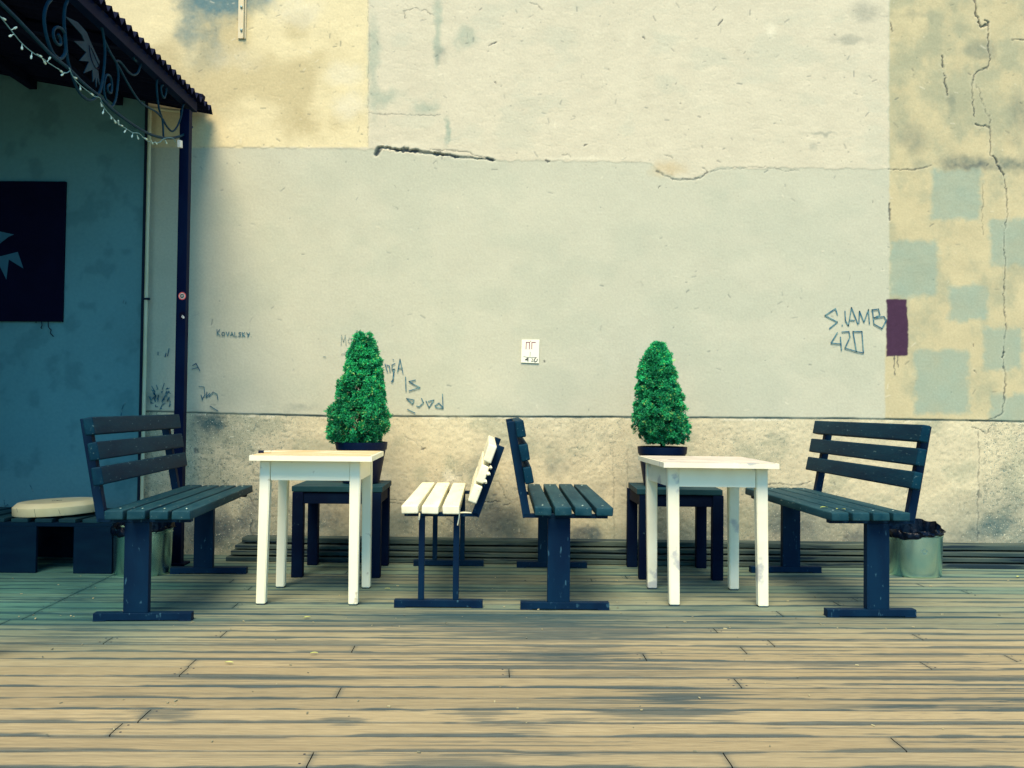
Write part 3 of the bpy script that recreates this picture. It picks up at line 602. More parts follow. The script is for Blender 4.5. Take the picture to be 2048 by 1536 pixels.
# ------------------------------------------------------------------ benches
def bench(label, loc, rot, white=False):
    """local +x is the way the sitter faces, +y runs along the bench"""
    t = thing('slatted_bench', label, 'bench', loc, rot, 'slatted park benches'); HL = .71; LY = .615
    sm = M_wslat if white else M_slat; ss_ = M_wslat if white else M_seat
    xs_ = [-.115, -.015, .085, .185] if not white else [-.059, .043, .142]
    for i, x in enumerate(xs_):
        b = B(); bx(b, (x, 0, .494), (.083, 2 * HL, .042), rot=(0, R(random.uniform(-.6, .6)), R(random.uniform(-.15, .15))), bev=.007, seg=3, jit=.0015); obj('seat_slat', b, ss_, t, True)
    lean = R(19.6) if white else R(10.3)
    du, dz = -math.sin(lean), math.cos(lean)
    if white: base = (-.178, .574); steps = [0.0, .102, .211]
    else: base = (-.190, .668); steps = [0, .115, .232]
    for s in steps:
        b = B(); bx(b, (base[0] + du * s, 0, base[1] + dz * s), (.044, 2 * HL + random.uniform(-.01, .01), .084 if not white else .090), rot=(0, -lean, 0), bev=.008, seg=3, jit=.0015); obj('back_slat', b, sm, t, True)
    for sy in (-1, 1):
        y = sy * LY
        b = B(); bx(b, (0, y, .020), (.442, .05, .034), bev=.003); bx(b, (-.192, y, .003), (.058, .054, .006), bev=.001); bx(b, (.192, y, .003), (.058, .054, .006), bev=.001); obj('foot_bar', b, M_leg, t)
        b = B()
        if white:
            for x in (-.085, .088):
                c_ = B(); bx(c_, (x, y, .2445), (.030, .030, .417), bev=.003); obj('leg', c_, M_leg, t)
        else: bx(b, (-.032, y, .2445), (.112, .045, .417), bev=.004); obj('leg', b, M_leg, t)
        b2 = B(); bx(b2, (0 if not white else -.01, y, .463), (.42 if not white else .37, .045, .019), bev=.002); obj('seat_bearer', b2, M_leg, t)
        if white: b.free()
        b = B(); top = base[1] + dz * steps[-1] + .035; L_ = (top - .455) / dz
        off = -.042
        bot = Vector((base[0] + off - du * (base[1] - .455) / dz, y, .455)); d = Vector((du, 0, dz))
        c = bot + d * L_ / 2; bx(b, c, (.04, .045, L_), rot=(0, -lean, 0), bev=.003)
        if sy == -1 or True: bx(b, (bot.x + .05, y, .463), (.11, .043, .017), bev=.002)
        obj('back_support', b, M_leg, t)
        for x in xs_:
            b = B(); q = B(); lathe(q, [(.006, 0), (.005, .0015), (0, .002)], 10); append(b, q, Matrix.Translation((x, y, .5152))); obj('bolt', b, M_bolt, t)
    return t
def bpos(n0, f0, facing):
    """near and far foot bar centres on the deck -> location and rotation"""
    a = Vector(n0); c = Vector(f0); m = (a + c) / 2; d = (c - a).normalized()
    ang = math.atan2(-d.x, d.y)
    return (m.x, m.y, .001), (ang if facing > 0 else ang + math.pi)
l, r_ = bpos((-1.694, 4.385), (-1.785, 5.60), 1); bench('dark slatted bench facing right, in front of the post at the left', l, r_)
l, r_ = bpos((-.356, 4.735), (-.388, 5.965), -1); wb = bench('white slatted bench with thin twin legs and a missing slat', l, r_, True)
l, r_ = bpos((.274, 4.72), (.262, 5.94), 1); bench('dark slatted bench back to back with the white bench, in the middle', l, r_)
l, r_ = bpos((1.762, 4.625), (1.705, 5.85), -1); rb = bench('dark slatted bench facing left, beside the right-hand metal bucket', l, r_)
# paint-stiff ties on the white bench
b = B(); tube(b, smoothpts([(-.098, .655, .474), (-.125, .672, .478), (-.160, .668, .476)]), .0035, 6); tube(b, smoothpts([(-.100, .668, .474), (-.098, .676, .45), (-.092, .674, .415)]), .003, 6)
obj('cable_tie', b, M_wslat, wb); b = B(); tube(b, smoothpts([(.098, .668, .474), (.098, .674, .455), (.100, .672, .44)]), .004, 6); obj('cable_tie', b, M_wslat, wb)
b = B()
for z in (.63, .67, .70):
    x = -.178 - (z - .574) * .356 - .026
    lathe(b, [(0, -.004), (.007, -.002), (.010, .003), (.004, .012), (0, .014)], 8, (x - .004, .708, z), wob=.003)
obj('paint_drip', b, M_wslat, wb)

# leaves
def leaf(loc, s, rz, label, group):
    b = B(); n_ = 7; L1 = []; 
    for i in range(n_):
        t = i / (n_ - 1); wv = math.sin(math.pi * t) ** .8 * .17 + .015
        L1.append((t, wv))
    vs = []
    for (t, wv) in L1: vs.append([b.verts.new(((t - .5) * s, yy * wv * s, .004 + s * .06 * math.sin(math.pi * t) + abs(yy) * s * .08)) for yy in (-1, 0, 1)])
    for A, C_ in zip(vs, vs[1:]):
        for j in range(2): b.faces.new((A[j], A[j + 1], C_[j + 1], C_[j]))
    o = obj('fallen_leaf', b, M_leafy); o.location = loc; o.rotation_euler = (0, 0, rz)
    return tag(o, label, 'leaf', group)
for (px_, py_, s_, rz, nm) in [(1648, 1017, .045, .3, 'curled yellow leaf nearest the table on the right bench seat'), (1674, 1019.5, .030, 1.2, 'middle of three yellow leaves on the right bench seat'), (1687, 1020, .024, 2.2, 'smallest yellow leaf, rightmost of three on the right bench seat')]:
    p = atz(px_, py_, .516); leaf((p.x, p.y, .5155), s_, rz, nm, 'yellow leaves on the bench seat')
for (px_, py_, s_, rz, nm) in [(614, 1238, .035, .6, 'pale leaf on the deck in front of the left white table'), (628, 1310, .032, .2, 'pale leaf lying on the open deck left of centre'), (458, 1329, .034, -.1, 'pale straw-like leaf on the deck at lower left'), (775, 1180, .03, .1, 'pale leaf on the deck left of the white bench foot'), (2036, 1156, .04, .8, 'green-yellow leaf on the deck at the right edge')]:
    p = atz(px_, py_, 0); leaf((p.x, p.y, .003), s_, rz, nm, 'leaves fallen on the deck')
rr = random.Random(21); b = B()
for i in range(150):
    p = atz(rr.uniform(20, 2030), rr.choice([rr.uniform(1150, 1260), rr.uniform(1200, 1520)]), 0); s_ = rr.uniform(.002, .006)
    bx(b, (p.x, p.y, .002 + s_ * .3), (s_ * rr.uniform(1, 3), s_, s_ * .6), rot=(0, 0, rr.uniform(0, 3)), bev=0)
tag(obj('deck_litter', b, mat('pale_litter', (.55, .48, .25), (.08, .1, .08), scale=9, rough=.8, bump=0)), 'tiny pale crumbs of litter scattered over the deck', 'litter', kind='stuff')

# ------------------------------------------------------------------ white tables
def table(label, corners_b, corners_t, H, wleg, top_mat, leg_mat, ztop, box, th=.026):
    """corners_b / corners_t: leg centres at the floor and under the top, order front-left, front-right, back-right, back-left"""
    c = Vector((sum(p[0] for p in corners_b) / 4, sum(p[1] for p in corners_b) / 4, 0)); t = thing('wooden_table', label, 'table', c, 0, 'small white tables')
    zl = ztop - th
    for (bx0, by0), (tx, ty) in zip(corners_b, corners_t):
        b = B(); q = B(); bmesh.ops.create_cube(q, size=1)
        for v_ in q.verts:
            u = v_.co.z + .5; wv = wleg * (.92 if u < .5 else 1.06)
            v_.co = Vector((bx0 + (tx - bx0) * u + v_.co.x * wv, by0 + (ty - by0) * u + v_.co.y * wv, .004 + (zl - .004) * u)) - c
        bmesh.ops.bevel(q, geom=list(q.edges), offset=.0045, segments=2, affect='EDGES'); append(b, q); 
        lg = obj('leg', b, leg_mat, t, True)
        b = B(); bx(b, (bx0 - c.x, by0 - c.y, .0022), (wleg * .8, wleg * .8, .0044), bev=0); obj('foot_pad', b, M_gap, lg)
    ct = [Vector((p[0], p[1], 0)) - c for p in corners_t]
    for k in range(4):
        a, d = ct[k], ct[(k + 1) % 4]; m = (a + d) / 2; e = d - a; L_ = e.length - wleg * 1.06 - .002
        nrm = Vector((e.y, -e.x, 0)).normalized(); out = nrm if (m + nrm * .1).length > m.length else -nrm
        b = B(); bx(b, m + out * (wleg * .53 - .014) + Vector((0, 0, zl - .052)), (L_, .020, .100), rot=(0, 0, math.atan2(e.y, e.x)), bev=.002); obj('apron', b, leg_mat, t)
    b = B(); P = [Vector((x, y, zl)) - c for x, y in box]; q = B(); prism(q, P, (0, 0, th)); bmesh.ops.bevel(q, geom=[e for e in q.edges if e.calc_face_angle(0) > .5], offset=.006, segments=3, affect='EDGES'); append(b, q)
    top = obj('tabletop', b, leg_mat, t, True)
    b = B(); cc = sum(P, Vector()) / 4; q2 = [cc + (p - cc) * .955 + Vector((0, 0, th + .0006)) for p in P]; prism(b, q2, (0, 0, .0016)); obj('worn_surface', b, top_mat, top)
    return t
table('white table with a worn wooden top, left, between the dark bench and the white bench', [(-1.250, 4.76), (-.788, 4.77), (-.792, 5.215), (-1.262, 5.205)], [(-1.238, 4.765), (-.788, 4.775), (-.797, 5.215), (-1.252, 5.205)], .75, .050, M_top_worn, M_white, .752,
      [(-1.298, 4.665), (-.692, 4.675), (-.712, 5.25), (-1.318, 5.24)])
table('chipped white table with a grey scuffed top, right, before the right bench', [(.841, 4.84), (1.291, 4.83), (1.249, 5.28), (.794, 5.285)], [(.829, 4.84), (1.279, 4.83), (1.243, 5.28), (.787, 5.285)], .735, .056, M_top_grey, M_white_worn, .735,
      [(.766, 4.725), (1.342, 4.712), (1.318, 5.37), (.725, 5.38)])
# stub on the left table
st = thing('marker_stub', 'short dark-capped tan stub lying on the left table top', 'stub', (at(528, 908, 4.86).x, 4.86, .7605), R(4))
b = B(); q = B(); lathe(q, [(.0075, 0), (.0075, .028)], 14); append(b, q, Matrix.Rotation(R(-90), 4, 'Y')); obj('cap', b, M_pot, st, True)
b = B(); q = B(); lathe(q, [(.006, 0), (.0065, .034), (.004, .036)], 14); append(b, q, Matrix.Rotation(R(90), 4, 'Y')); obj('barrel', b, M_strip, st, True)

# ------------------------------------------------------------------ dark plant stools
def stool(label, FL, FR, BR, BL, H=.532):
    P = [Vector((*p, 0)) for p in (FL, FR, BR, BL)]; c = sum(P, Vector()) / 4; t = thing('plant_stool', label, 'stool', c, 0, 'dark wooden stools'); w_ = .064
    P = [p - c for p in P]; ax = (P[1] - P[0]).normalized(); ang = math.atan2(ax.y, ax.x)
    for p in P:
        q = p * (1 - .045 / p.length); b = B(); bx(b, q + Vector((0, 0, (H - .034) / 2 + .001)), (w_, w_, H - .036), rot=(0, 0, ang), bev=.004, top=(1.0, 1.0)); obj('leg', b, M_stool, t)
    for k in range(4):
        a, d = P[k], P[(k + 1) % 4]; a = a * (1 - .045 / a.length); d = d * (1 - .045 / d.length); e = d - a; m = (a + d) / 2
        b = B(); bx(b, m * 1.06 + Vector((0, 0, H - .070)), (e.length - w_ - .002, .022, .064), rot=(0, 0, math.atan2(e.y, e.x)), bev=.002); obj('apron', b, M_stool, t)
    W = (P[1] - P[0]).length + .01; D_ = (P[2] - P[1]).length + .01; n_ = 4
    for k in range(n_):
        b = B(); yy = (k - (n_ - 1) / 2) * D_ / n_; v_ = Vector((-ax.y, ax.x, 0)) * yy
        bx(b, v_ + Vector((0, 0, H - .016)), (W, D_ / n_ - .004, .032), rot=(0, 0, ang), bev=.003); obj('top_board', b, M_slat if False else M_stool_top, t)
    return t
M_stool_top = mat('stool_top_wood', (.004, .03, .044), (.010, .05, .062), scale=6, spec=.15, rough=.65, bump=.4, bscale=30)
stool('dark wooden stool behind the left white table, under the taller conifer', (-1.274, 5.49), (-.757, 5.50), (-.766, 5.99), (-1.275, 5.98))
stool('dark wooden stool behind the right white table, under the smaller conifer', (.758, 5.54), (1.250, 5.53), (1.240, 6.02), (.740, 6.03))

# ------------------------------------------------------------------ potted conifers
def leaf_mat():
    m = bpy.data.materials.new('conifer_needles'); m.use_nodes = True; N = m.node_tree.nodes; L = m.node_tree.links; p = N['Principled BSDF']
    a = N.new('ShaderNodeAttribute'); a.attribute_name = 'tone'; L.new(a.outputs['Color'], p.inputs['Base Color']); p.inputs['Roughness'].default_value = .55
    p.inputs['Specular IOR Level'].default_value = .3
    try: p.inputs['Subsurface Weight'].default_value = 0
    except Exception: pass
    return m
M_need = leaf_mat()
def conifer(label, c, zb, rimr, baser, poth, prof, seed, Y):
    """prof: list of (py, left px, right px) outline"""
    rr = random.Random(seed); t = thing('potted_conifer', label, 'potted plant', (c[0], c[1], zb), 0, 'potted dwarf conifers')
    b = B(); r0, r1 = baser, rimr
    lathe(b, [(r0 * .96, 0), (r0, .004), (r0 + (r1 - r0) * .84 - .004, poth * .80), (r1 - .004, poth * .82), (r1, poth - .006), (r1, poth), (r1 - .006, poth), (r1 - .010, poth - .02), (r1 - .018, poth - .04)], 56); obj('pot', b, M_pot, t, True)
    b = B(); lathe(b, [(r1 - .012, poth - .035), (r1 * .5, poth - .026), (.02, poth - .02), (0, poth - .02)], 40, wob=.003); obj('soil', b, M_soil, t, True)
    pts = []
    for (py, xl, xr) in prof:
        a = at(xl, py, Y); d = at(xr, py, Y); pts.append((a.z - zb, (a.x + d.x) / 2 - c[0], (d.x - a.x) / 2))
    pts.sort(); zz = [p[0] for p in pts]
    b = B(); tube(b, [(0, 0, poth - .03), (pts[0][1] * .3, 0, poth + .1), (pts[-1][1] * .8, 0, zz[-1] - .06)], [.016, .012, .003], 8); obj('stem', b, M_soil, t, True)
    cx = lambda z: float(np.interp(z, zz, [p[1] for p in pts])); rd = lambda z: float(np.interp(z, zz, [p[2] for p in pts]))
    V = []; Fq = []; Cc = []
    # lumps: shoots radiating from the stem
    lumps = []
    nl = 900
    for i in range(nl):
        z = rr.uniform(zz[0] + .01, zz[-1] - .02); z = zz[0] + (z - zz[0]) * rr.uniform(.75, 1.0) if rr.random() < .4 else z
        a = rr.uniform(0, 2 * math.pi); q = rr.uniform(.74, 1.0); R_ = rd(z) * q - .008
        R_ *= (1 if rr.random() > .16 else .8); lumps.append((cx(z) + max(R_, .0) * math.cos(a), max(R_, 0) * math.sin(a) * .98, z, rr.uniform(.013, .024), a, rr.random()))
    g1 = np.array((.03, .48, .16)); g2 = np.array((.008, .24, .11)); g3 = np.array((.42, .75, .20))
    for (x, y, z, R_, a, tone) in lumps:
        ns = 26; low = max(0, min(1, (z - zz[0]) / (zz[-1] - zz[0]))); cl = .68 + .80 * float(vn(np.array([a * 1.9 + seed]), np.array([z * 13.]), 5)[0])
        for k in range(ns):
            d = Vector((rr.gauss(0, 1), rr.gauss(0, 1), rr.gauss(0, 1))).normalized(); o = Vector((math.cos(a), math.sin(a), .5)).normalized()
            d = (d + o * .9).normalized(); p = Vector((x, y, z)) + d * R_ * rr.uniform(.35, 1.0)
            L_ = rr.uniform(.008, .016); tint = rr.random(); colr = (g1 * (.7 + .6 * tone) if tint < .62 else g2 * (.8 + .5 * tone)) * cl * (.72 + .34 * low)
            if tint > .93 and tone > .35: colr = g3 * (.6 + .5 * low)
            if rr.random() < .012: L_ *= 1.9; p = p + d * .006
            for j in range(4):
                dd = (d + Vector((rr.gauss(0, .6), rr.gauss(0, .6), rr.gauss(0, .6)))).normalized(); sdv = dd.orthogonal().normalized(); sdv = Matrix.Rotation(rr.uniform(0, 6.28), 3, dd) @ sdv
                wv = .0019; i0 = len(V); V += [p - sdv * wv, p + sdv * wv, p + dd * L_ * .7 + sdv * wv * .8, p + dd * L_, p + dd * L_ * .7 - sdv * wv * .8]; Fq.append((i0, i0 + 1, i0 + 2, i0 + 3, i0 + 4)); Cc += [colr] * 5
    # dark inner twigs so the heart of the bush is not empty
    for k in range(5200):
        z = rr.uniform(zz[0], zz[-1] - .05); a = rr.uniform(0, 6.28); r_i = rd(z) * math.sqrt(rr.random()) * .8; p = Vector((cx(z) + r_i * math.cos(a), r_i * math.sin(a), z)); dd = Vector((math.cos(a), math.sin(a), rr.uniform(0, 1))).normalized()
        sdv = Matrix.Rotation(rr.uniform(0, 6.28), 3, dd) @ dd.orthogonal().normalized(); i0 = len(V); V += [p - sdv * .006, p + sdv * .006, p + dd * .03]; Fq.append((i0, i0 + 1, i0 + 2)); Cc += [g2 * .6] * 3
    me = bpy.data.meshes.new('foliage'); me.from_pydata([tuple(v_) for v_ in V], [], Fq); at_ = me.attributes.new('tone', 'FLOAT_COLOR', 'POINT')
    at_.data.foreach_set('color', np.concatenate([np.array(Cc), np.ones((len(V), 1))], 1).ravel().astype(np.float32)); me.materials.append(M_need)
    o = bpy.data.objects.new('foliage', me); COL.objects.link(o); o.parent = t
    return t
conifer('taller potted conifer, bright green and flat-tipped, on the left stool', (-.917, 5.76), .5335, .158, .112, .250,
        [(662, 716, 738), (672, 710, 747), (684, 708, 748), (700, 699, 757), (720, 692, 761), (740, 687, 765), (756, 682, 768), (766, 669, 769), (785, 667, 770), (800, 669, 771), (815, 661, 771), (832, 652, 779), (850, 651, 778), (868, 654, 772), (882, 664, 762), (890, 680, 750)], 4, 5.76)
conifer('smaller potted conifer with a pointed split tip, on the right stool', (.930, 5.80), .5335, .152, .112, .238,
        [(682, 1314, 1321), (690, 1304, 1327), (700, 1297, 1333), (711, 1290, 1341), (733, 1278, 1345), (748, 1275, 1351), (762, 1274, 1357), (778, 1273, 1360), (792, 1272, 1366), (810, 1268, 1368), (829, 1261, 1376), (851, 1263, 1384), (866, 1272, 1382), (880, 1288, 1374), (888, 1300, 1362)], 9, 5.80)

# ------------------------------------------------------------------ metal buckets with bin bags
def bucket(label, loc, r, h, seed, lean=0):
    rr = random.Random(seed); t = thing('metal_bucket', label, 'bin', loc, 0, 'galvanised buckets used as bins')
    b = B(); lathe(b, [(r * .95, 0), (r * .965, .004), (r * .96, .012), (r * .965, .02), (r, h - .030), (r + .003, h - .027), (r + .003, h - .022), (r, h - .019), (r, h - .012), (r + .004, h - .008), (r + .005, h - .002), (r, h + .001), (r - .004, h - .006), (r * .95, .02)], 72); body = obj('bucket_body', b, M_galv, t, True)
    n_ = 96; b = B(); rings = []
    ph = [rr.uniform(0, 6.28) for _ in range(6)]
    def hang(a): return .002 + .040 * (.5 + .5 * math.cos(a - R(205))) ** 1.5 + .005 * math.sin(5 * a + ph[1]) + .003 * math.sin(13 * a + ph[2])
    def up(a): return .012 + .052 * max(0, math.sin(a + .2)) + .008 * math.sin(4 * a + ph[3]) + .006 * math.sin(9 * a + ph[4])
    for lv in range(10):
        ring = []
        for k in range(n_):
            a = 2 * math.pi * k / n_; cr = .0035 * math.sin(23 * a + lv) + .003 * math.sin(11 * a + ph[5] + lv * .7) + rr.uniform(-.0012, .0012)
            if lv < 4: u = lv / 3; rad = r + .008 + .006 * math.sin(u * 3) + cr; z = h - hang(a) * (1 - u) + .002
            elif lv < 7: u = (lv - 3) / 3; rad = r + .008 - .004 * u + cr * 1.4; z = h + up(a) * u
            else: u = (lv - 6) / 3; rad = r + .002 - .02 * u + cr; z = h + up(a) * (1 - u) - .06 * u
            ring.append(b.verts.new((rad * math.cos(a), rad * math.sin(a), z)))
        rings.append(ring)
    for A, C_ in zip(rings, rings[1:]):
        for k in range(n_): b.faces.new((A[k], A[(k + 1) % n_], C_[(k + 1) % n_], C_[k]))
    obj('bin_bag', b, M_bag, t, True); return t, body
tb, body = bucket('galvanised bucket with black bin bag beside the right bench, with a printed stamp', (2.497, 5.835, .001), .163, .268, 2)
b = B(); ymid = math.pi * 1.5 - .03
def cyl(a, z, r_=.1612): return Vector((r_ * math.cos(a), r_ * math.sin(a), z))
def cstroke(bm, p0, p1, wv=.0012):
    n_ = 4
    for i in range(n_):
        u0, u1 = i / n_, (i + 1) / n_; a0 = p0[0] + (p1[0] - p0[0]) * u0; a1 = p0[0] + (p1[0] - p0[0]) * u1; z0 = p0[1] + (p1[1] - p0[1]) * u0; z1 = p0[1] + (p1[1] - p0[1]) * u1
        tube(bm, [cyl(a0, z0, .1598 + z0 * .01), cyl(a1, z1, .1598 + z1 * .01)], wv, 4)
for zz_, w0, w1 in [(.176, -.05, .03), (.168, -.12, -.03), (.168, .03, .11), (.160, -.13, -.06), (.160, .06, .13), (.152, -.08, .09), (.147, -.07, .07), (.172, -.09, -.06)]:
    x = w0
    while x < w1 - .012: cstroke(b, (ymid + x, zz_ + random.uniform(-.001, .001)), (ymid + x + .012, zz_ + random.uniform(-.003, .003))); x += .02
obj('printed_stamp', b, M_ink, body)
bucket('dim galvanised bucket with black bin bag behind the left bench', (-2.178, 5.60, .001), .165, .268, 6)

# ------------------------------------------------------------------ pallet seat and cream disc
ps = thing('pallet_seat', 'low navy pallet seat with a square opening, at the left under the canopy', 'pallet seat', (-3.0, 5.55, .001))
zt = .318; xr = at(224, 1090, 5.55).x + 3.0; xl = -.78; d0, d1 = 0.0, .62
for x0, x1 in ((xl, at(72, 1090, 5.55).x + 3.0), (at(147, 1090, 5.55).x + 3.0, xr)):
    b = B(); bx(b, ((x0 + x1) / 2, .012, (zt - .045) / 2), (x1 - x0, .024, zt - .045), bev=.002); obj('front_panel', b, M_crate, ps)
b = B(); bx(b, ((xl + xr) / 2, .03, zt - .0335), (xr - xl, .06, .022), bev=.002); bx(b, ((xl + xr) / 2, .35, zt - .0335), (xr - xl, .06, .022), bev=.002); obj('cross_rail', b, M_crate, ps)
b = B(); bx(b, (xr - .012, .32, (zt - .045) / 2), (.024, .58, zt - .045), bev=.002); obj('side_panel', b, M_crate, ps)
b = B(); bx(b, ((xl + xr) / 2, .6, (zt - .045) / 2), (xr - xl - .06, .024, zt - .045), bev=.002); obj('back_panel', b, M_crate, ps)
x = xl
while x + .10 < xr + .01:
    b = B(); bx(b, (x + .05, (d0 + d1) / 2, zt - .011), (.098, d1 - d0, .021), bev=.003); obj('top_slat', b, M_stool_top, ps); x += .140
dc = at(106, 1020, 5.80); dt = thing('cream_disc', 'thick round cream disc lying slightly tilted on the pallet seat', 'disc', (dc.x, 5.81, .3205)); dt.rotation_euler = (R(0), R(-2.6), 0); dt.location.z = .326; dt.location.x += .02
b = B(); r0 = .246; lathe(b, [(r0 - .002, 0), (r0, .003), (r0, .048), (r0 - .004, .053), (r0 - .03, .074), (r0 - .036, .0755), (r0 - .05, .0735), (0, .0735)], 72); obj('disc_body', b, M_disc, dt, True)
b = B()
for a, z0, z1 in [(-1.60, .001, .05), (-2.15, .03, .052), (-1.05, .01, .038)]:
    tube(b, [(r0 * 1.0005 * math.cos(a), r0 * 1.0005 * math.sin(a), z0), (r0 * 1.0005 * math.cos(a - .03), r0 * 1.0005 * math.sin(a - .03), z1)], .0009, 4)
for i in range(5): tube(b, [(-.03 + i * .012, random.uniform(-.01, .02), .0738), (-.02 + i * .012, random.uniform(-.01, .02), .0738)], .0014, 4)
obj('crack_line', b, M_black, dt)

# ------------------------------------------------------------------ canopy
EX, EZ, SL = -2.03, 2.955, .175
cn = thing('corrugated_canopy', 'dark corrugated lean-to canopy with wrought-iron scrollwork under its eave, top left', 'canopy', (0, 0, 0))
b = B(); ny = int((6.27 - 3.6) / .008); PITCHW = .082
for off in (0, .0022):
    pass
rows = []
for i in range(ny + 1):
    y = 3.6 + i * (6.27 - 3.6) / ny; t = ((6.27 - y) / PITCHW) % 1; tri = 1 - abs(2 * t - 1); wv = .050 * tri ** 1.15 - .006
    rows.append([b.verts.new((EX + dx, y, EZ - SL * dx + wv + dz)) for dz in (0, .0035) for dx in ((0, -.9, -1.88) if dz == 0 else (0, -.9, -1.88))])
for A, C_ in zip(rows, rows[1:]):
    for j in (0, 1): b.faces.new((A[j], A[j + 1], C_[j + 1], C_[j])); b.faces.new((A[j + 3], C_[j + 3], C_[j + 4], A[j + 4]))
    b.faces.new((A[0], C_[0], C_[3], A[3])); b.faces.new((A[2], A[5], C_[5], C_[2]))
obj('roof_sheet', b, M_roof, cn)
b = B(); bx(b, (-2.085, 4.83, EZ - .026), (.05, 2.44, .07), bev=.003); obj('eave_beam', b, M_post, cn)
b = B()
for dx in (.62, 1.2, 1.75): bx(b, (EX - dx, 4.93, EZ + SL * dx - .035), (.05, 2.64, .06), bev=.003)
for yy, hh, oo in ((6.225, .10, .052), (5.0, .05, -.04), (3.72, .05, -.04)): bx(b, (EX - .96, yy, EZ + SL * .96 + oo), (1.84, .06, hh), rot=(0, math.atan(SL), 0), bev=.003)
obj('rafters', b, M_roof, cn)
FX = -2.085
def za(p): return atx(p[0] / 7.314, p[1] / 7.314, FX)
def zb_(p): return atx(180 + p[0] / 7.315, 100 + p[1] / 7.315, FX)
b = B()
for f_, pts, rr_ in [
    (za, [(740, 0), (690, 60), (655, 170), (645, 300), (670, 480), (720, 660), (790, 800), (870, 860), (930, 820), (960, 720), (950, 500), (935, 300), (950, 100), (985, 0), (960, -120), (850, -170), (740, 0)], .008),
    (za, [(940, 480), (900, 420), (840, 395), (790, 430), (780, 500), (800, 590), (850, 650), (890, 640), (880, 560), (850, 500)], .007),
    (za, [(960, 560), (985, 850), (1050, 1080), (1130, 1300), (1220, 1420), (1330, 1465), (1430, 1390), (1490, 1230), (1530, 900), (1530, 650), (1480, 350), (1430, 180), (1350, 0), (1250, -160)], .007),
    (za, [(1515, 560), (1600, 740), (1690, 900)], .006),
    (zb_, [(270, 0), (370, 160), (440, 280), (560, 500), (700, 720), (800, 810), (960, 900), (1050, 990), (1120, 1110), (1200, 1190), (1270, 1130), (1330, 980), (1360, 820), (1400, 770), (1460, 790), (1490, 860), (1480, 960), (1440, 990), (1430, 930), (1450, 880)], .006),
    (zb_, [(370, 160), (430, 165), (490, 230), (560, 320), (640, 365), (700, 330), (735, 230), (740, 150), (700, 80), (650, 60), (640, 120), (680, 165)], .006),
    (zb_, [(385, 170), (415, 350), (400, 560), (370, 740), (310, 830), (240, 740), (205, 600), (210, 470), (240, 370), (290, 380), (320, 470), (320, 580), (300, 630), (265, 600), (260, 530), (290, 500)], .006),
    (zb_, [(1065, 510), (1040, 540), (1050, 640), (1085, 700), (1115, 600), (1115, 450), (1075, 370), (1010, 390), (975, 480), (985, 680), (1010, 860), (1060, 1030), (1075, 1280)], .006)]:
    tube(b, smoothpts([f_(p) for p in pts], 7), rr_, 8)
rod = [(-40, -30), (0, 5), (34, 38), (76, 82), (104, 111), (137, 137), (165, 165), (200, 194), (221, 216), (248, 237), (276, 256), (303, 269.5), (328, 276), (351, 275), (369, 268), (384, 254)]
tube(b, smoothpts([atx(x, y, FX) for x, y in rod], 5), .008, 8)
obj('iron_scrollwork', b, M_iron, cn, True)
EMB = [(955, 235), (1140, 325), (1270, 470), (1330, 620), (1460, 900), (1450, 960), (1410, 1000), (1440, 1040), (1460, 1250), (1425, 1140), (1412, 1280), (1395, 1130), (1362, 1200), (1355, 1020), (1230, 1070), (1305, 900), (1165, 888), (1265, 765), (1085, 600), (1240, 605), (1200, 510)]
b = B(); prism(b, [za(p) for p in EMB], (-.004, 0, 0)); em = obj('spiky_emblem', b, M_iron, cn)
b = B(); tube(b, smoothpts([za(p) + Vector((.001, 0, 0)) for p in [(1300, 660), (1330, 850), (1400, 1000), (1450, 980), (1400, 860), (1330, 700)]], 4), .0022, 5); obj('emblem_outline', b, M_sign, em)

# posts
def post(label, x, y, stickers):
    t = thing('canopy_post', label, 'post', (x, y, .001), 0, 'posts carrying the canopy eave')
    b = B(); bx(b, (0, 0, 1.43), (.060, .060, 2.86), bev=.004); obj('shaft', b, M_post, t); b = B(); bx(b, (0, 0, .006), (.12, .12, .012), bev=.002); obj('base_plate', b, M_post, t)
    if stickers:
        for (pxs, pys, r_, m1, m2, nm) in ((369.5, 592, .024, M_redst, M_wst, 'round red sticker'), (374.5, 631, .024, M_sign, M_wst, 'round black sticker')):
            p = at(pxs, pys, y - .0305) - Vector((x, y, .001)); p.x = .008 if pxs < 372 else .014
            s = B(); q = B(); lathe(q, [(r_, 0), (r_, .0008)], 28)
            if pxs > 372:
                for v_ in q.verts: v_.co.x = min(v_.co.x, .014)
            append(s, q, Matrix.Translation((p.x, -.0304, p.z)) @ Matrix.Rotation(R(90), 4, 'X')); so_ = obj('sticker', s, m1, t, label=nm)
            s = B(); 
            if pxs < 372:
                q = B(); lathe(q, [(.017, 0), (.017, .0006), (.014, .0006), (.014, 0)], 24); append(s, q, Matrix.Translation((p.x, -.0314, p.z)) @ Matrix.Rotation(R(90), 4, 'X'))
                for i in range(4): bx(s, (p.x - .005 + i * .0036, -.0316, p.z + (.001 if i % 2 else -.001)), (.0022, .0008, .010), bev=0)
            else:
                for (ax_, az, sx, sz) in ((-.004, -.006, .005, .012), (.003, -.01, .005, .016), (.008, -.014, .004, .012), (-.002, .0, .006, .004)): bx(s, (p.x + ax_, -.0316, p.z + az), (sx, .0008, sz), rot=(0, R(20), 0), bev=0)
            obj('sticker_mark', s, m2, so_)
    return t
post('navy square post carrying the canopy eave, with round stickers, behind the left bench', -2.080, 5.905, True)
post('navy square post carrying the outer end of the canopy, out of view to the left', -2.085, 3.64, False)

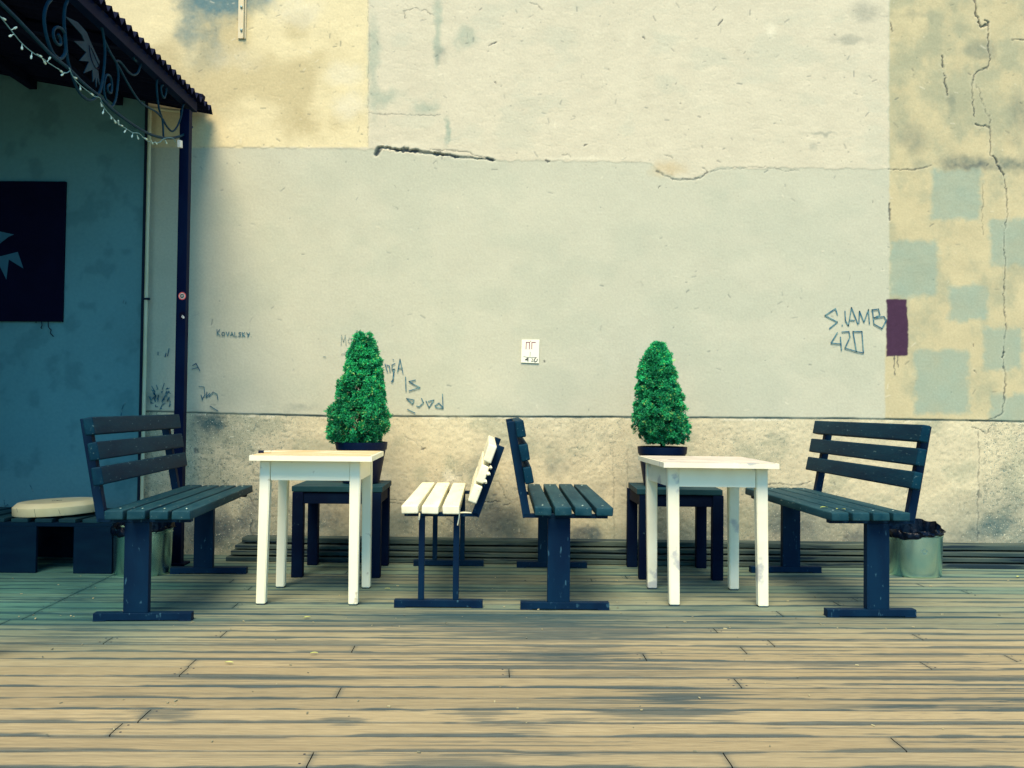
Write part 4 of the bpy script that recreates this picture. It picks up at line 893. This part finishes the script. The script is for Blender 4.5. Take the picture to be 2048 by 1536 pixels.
# string lights
sl = thing('string_lights', 'string of small clear bulbs draped below the iron scrollwork, ending in a white box', 'string lights', (0, 0, 0))
WX = FX + .02
wire = [(-30, 0), (0, 33), (14, 50), (28, 68), (44, 87), (65, 105), (84, 116), (96, 125), (115, 137), (130, 146), (140, 141), (138, 136), (147, 155), (160, 170), (175, 182), (187, 192), (200, 196), (205, 210), (213, 222), (222, 232), (236, 247), (252, 257), (265, 265), (278, 267), (292, 280), (302, 284), (318, 285), (328, 277), (345, 276), (352, 285)]
b = B(); tube(b, smoothpts([atx(x, y, WX) for x, y in wire], 4), .0022, 6); obj('wire', b, M_wire, sl, True)
for (x0, y0, x1, y1) in [(0, 33, 12, 40), (22, 60, 34, 54), (28, 68, 18, 73), (44, 87, 44, 100), (64, 104, 62, 118), (74, 108, 84, 114), (84, 116, 92, 129), (94, 124, 101, 114), (116, 137, 125, 145), (130, 145, 122, 151), (146, 153, 154, 157), (160, 170, 161, 181), (176, 183, 187, 191), (201, 205, 204, 214), (208, 218, 205, 228), (221, 230, 223, 239), (226, 236, 232, 247), (238, 248, 236, 240), (237, 249, 246, 252), (253, 258, 248, 265), (266, 266, 263, 275), (274, 270, 277, 279), (285, 274, 295, 279), (302, 280, 306, 289), (310, 283, 314, 289), (330, 280, 334, 288)]:
    a = atx(x0, y0, WX); c = atx(x1, y1, WX); d = (c - a); b = B(); tube(b, [a, a + d * .55], .0018, 5)
    tube(b, [a + d * .5, a + d * .6, a + d * .9, c], [.003, .0045, .0042, .0012], 7); obj('bulb', b, M_bulb, sl, True)
p = atx(359.8, 288, WX); b = B(); bx(b, p, (.02, .042, .045), rot=(.15, 0, 0), bev=.003); obj('control_box', b, M_wst, sl)

# conduit
cd = thing('cream_pipe', 'thin cream pipe running up the wall left of the post and along under the roof', 'pipe', (0, 0, 0)); cy = WALL_Y - .055
b = B(); p0 = at(285.5, 1060, cy); ctop = at(297, 213, cy); xx = SEAM + .032
tube(b, [(xx, cy, .10), (xx, cy, 1.0), (xx, cy, 2.0), (xx, cy, ctop.z)], .0125, 10); obj('upright_pipe', b, M_pipe, cd, True)
b = B(); e2 = at(362, 223, cy); tube(b, [(xx, cy, ctop.z - .01), (e2.x, cy, e2.z)], .011, 10); obj('level_pipe', b, M_pipe, cd, True)
for z in (1.7, .72):
    b = B(); bx(b, (xx + .004, cy - .006, z), (.046, .020, .014), bev=.002); obj('pipe_clip', b, M_gap, cd)

# sign board
sb = thing('sign_board', 'black square board with a pale spiky emblem, on the wall at the left edge', 'sign', at(60, 500, WALL_Y - .06)); o_ = sb.location; sy_ = WALL_Y - .06
cb_ = [at(-200, 361, sy_) - o_, at(131, 363, sy_) - o_, at(124, 643, sy_) - o_, at(-202, 641, sy_) - o_]
b = B(); prism(b, cb_, (0, .022, 0)); board = obj('board', b, M_sign, sb)
E1 = [(62, 473), (28, 465), (0, 452), (-40, 440), (-60, 470), (-110, 455), (-90, 500), (-130, 520), (-85, 535), (-100, 575), (-60, 556), (-52, 590), (-24, 560), (0, 525), (0, 515), (-6, 500), (0, 488), (17, 474)]
b = B(); prism(b, [at(x, y, sy_) - o_ + Vector((0, -.0035, 0)) for x, y in [(0, 463), (28, 469), (17, 474), (0, 487), (-40, 500), (-90, 490), (-60, 470)]], (0, .003, 0))
prism(b, [at(x, y, sy_) - o_ + Vector((0, -.0035, 0)) for x, y in [(-60, 520), (0, 513), (36, 504), (47, 537), (18, 519), (13, 559), (0, 532), (-20, 570), (-40, 530)]], (0, .003, 0)); obj('emblem', b, M_emblem, sb)
for pts in ([(96, 643), (97, 654), (102, 660), (101, 666), (107, 673)], [(83, 643), (84, 651), (82, 655), (84, 657)], [(72, 643), (72, 646)]):
    b = B(); tube(b, smoothpts([at(x, y, sy_ + .005) - o_ for x, y in pts], 4), .0032, 6); obj('loose_wire', b, M_gap, sb)
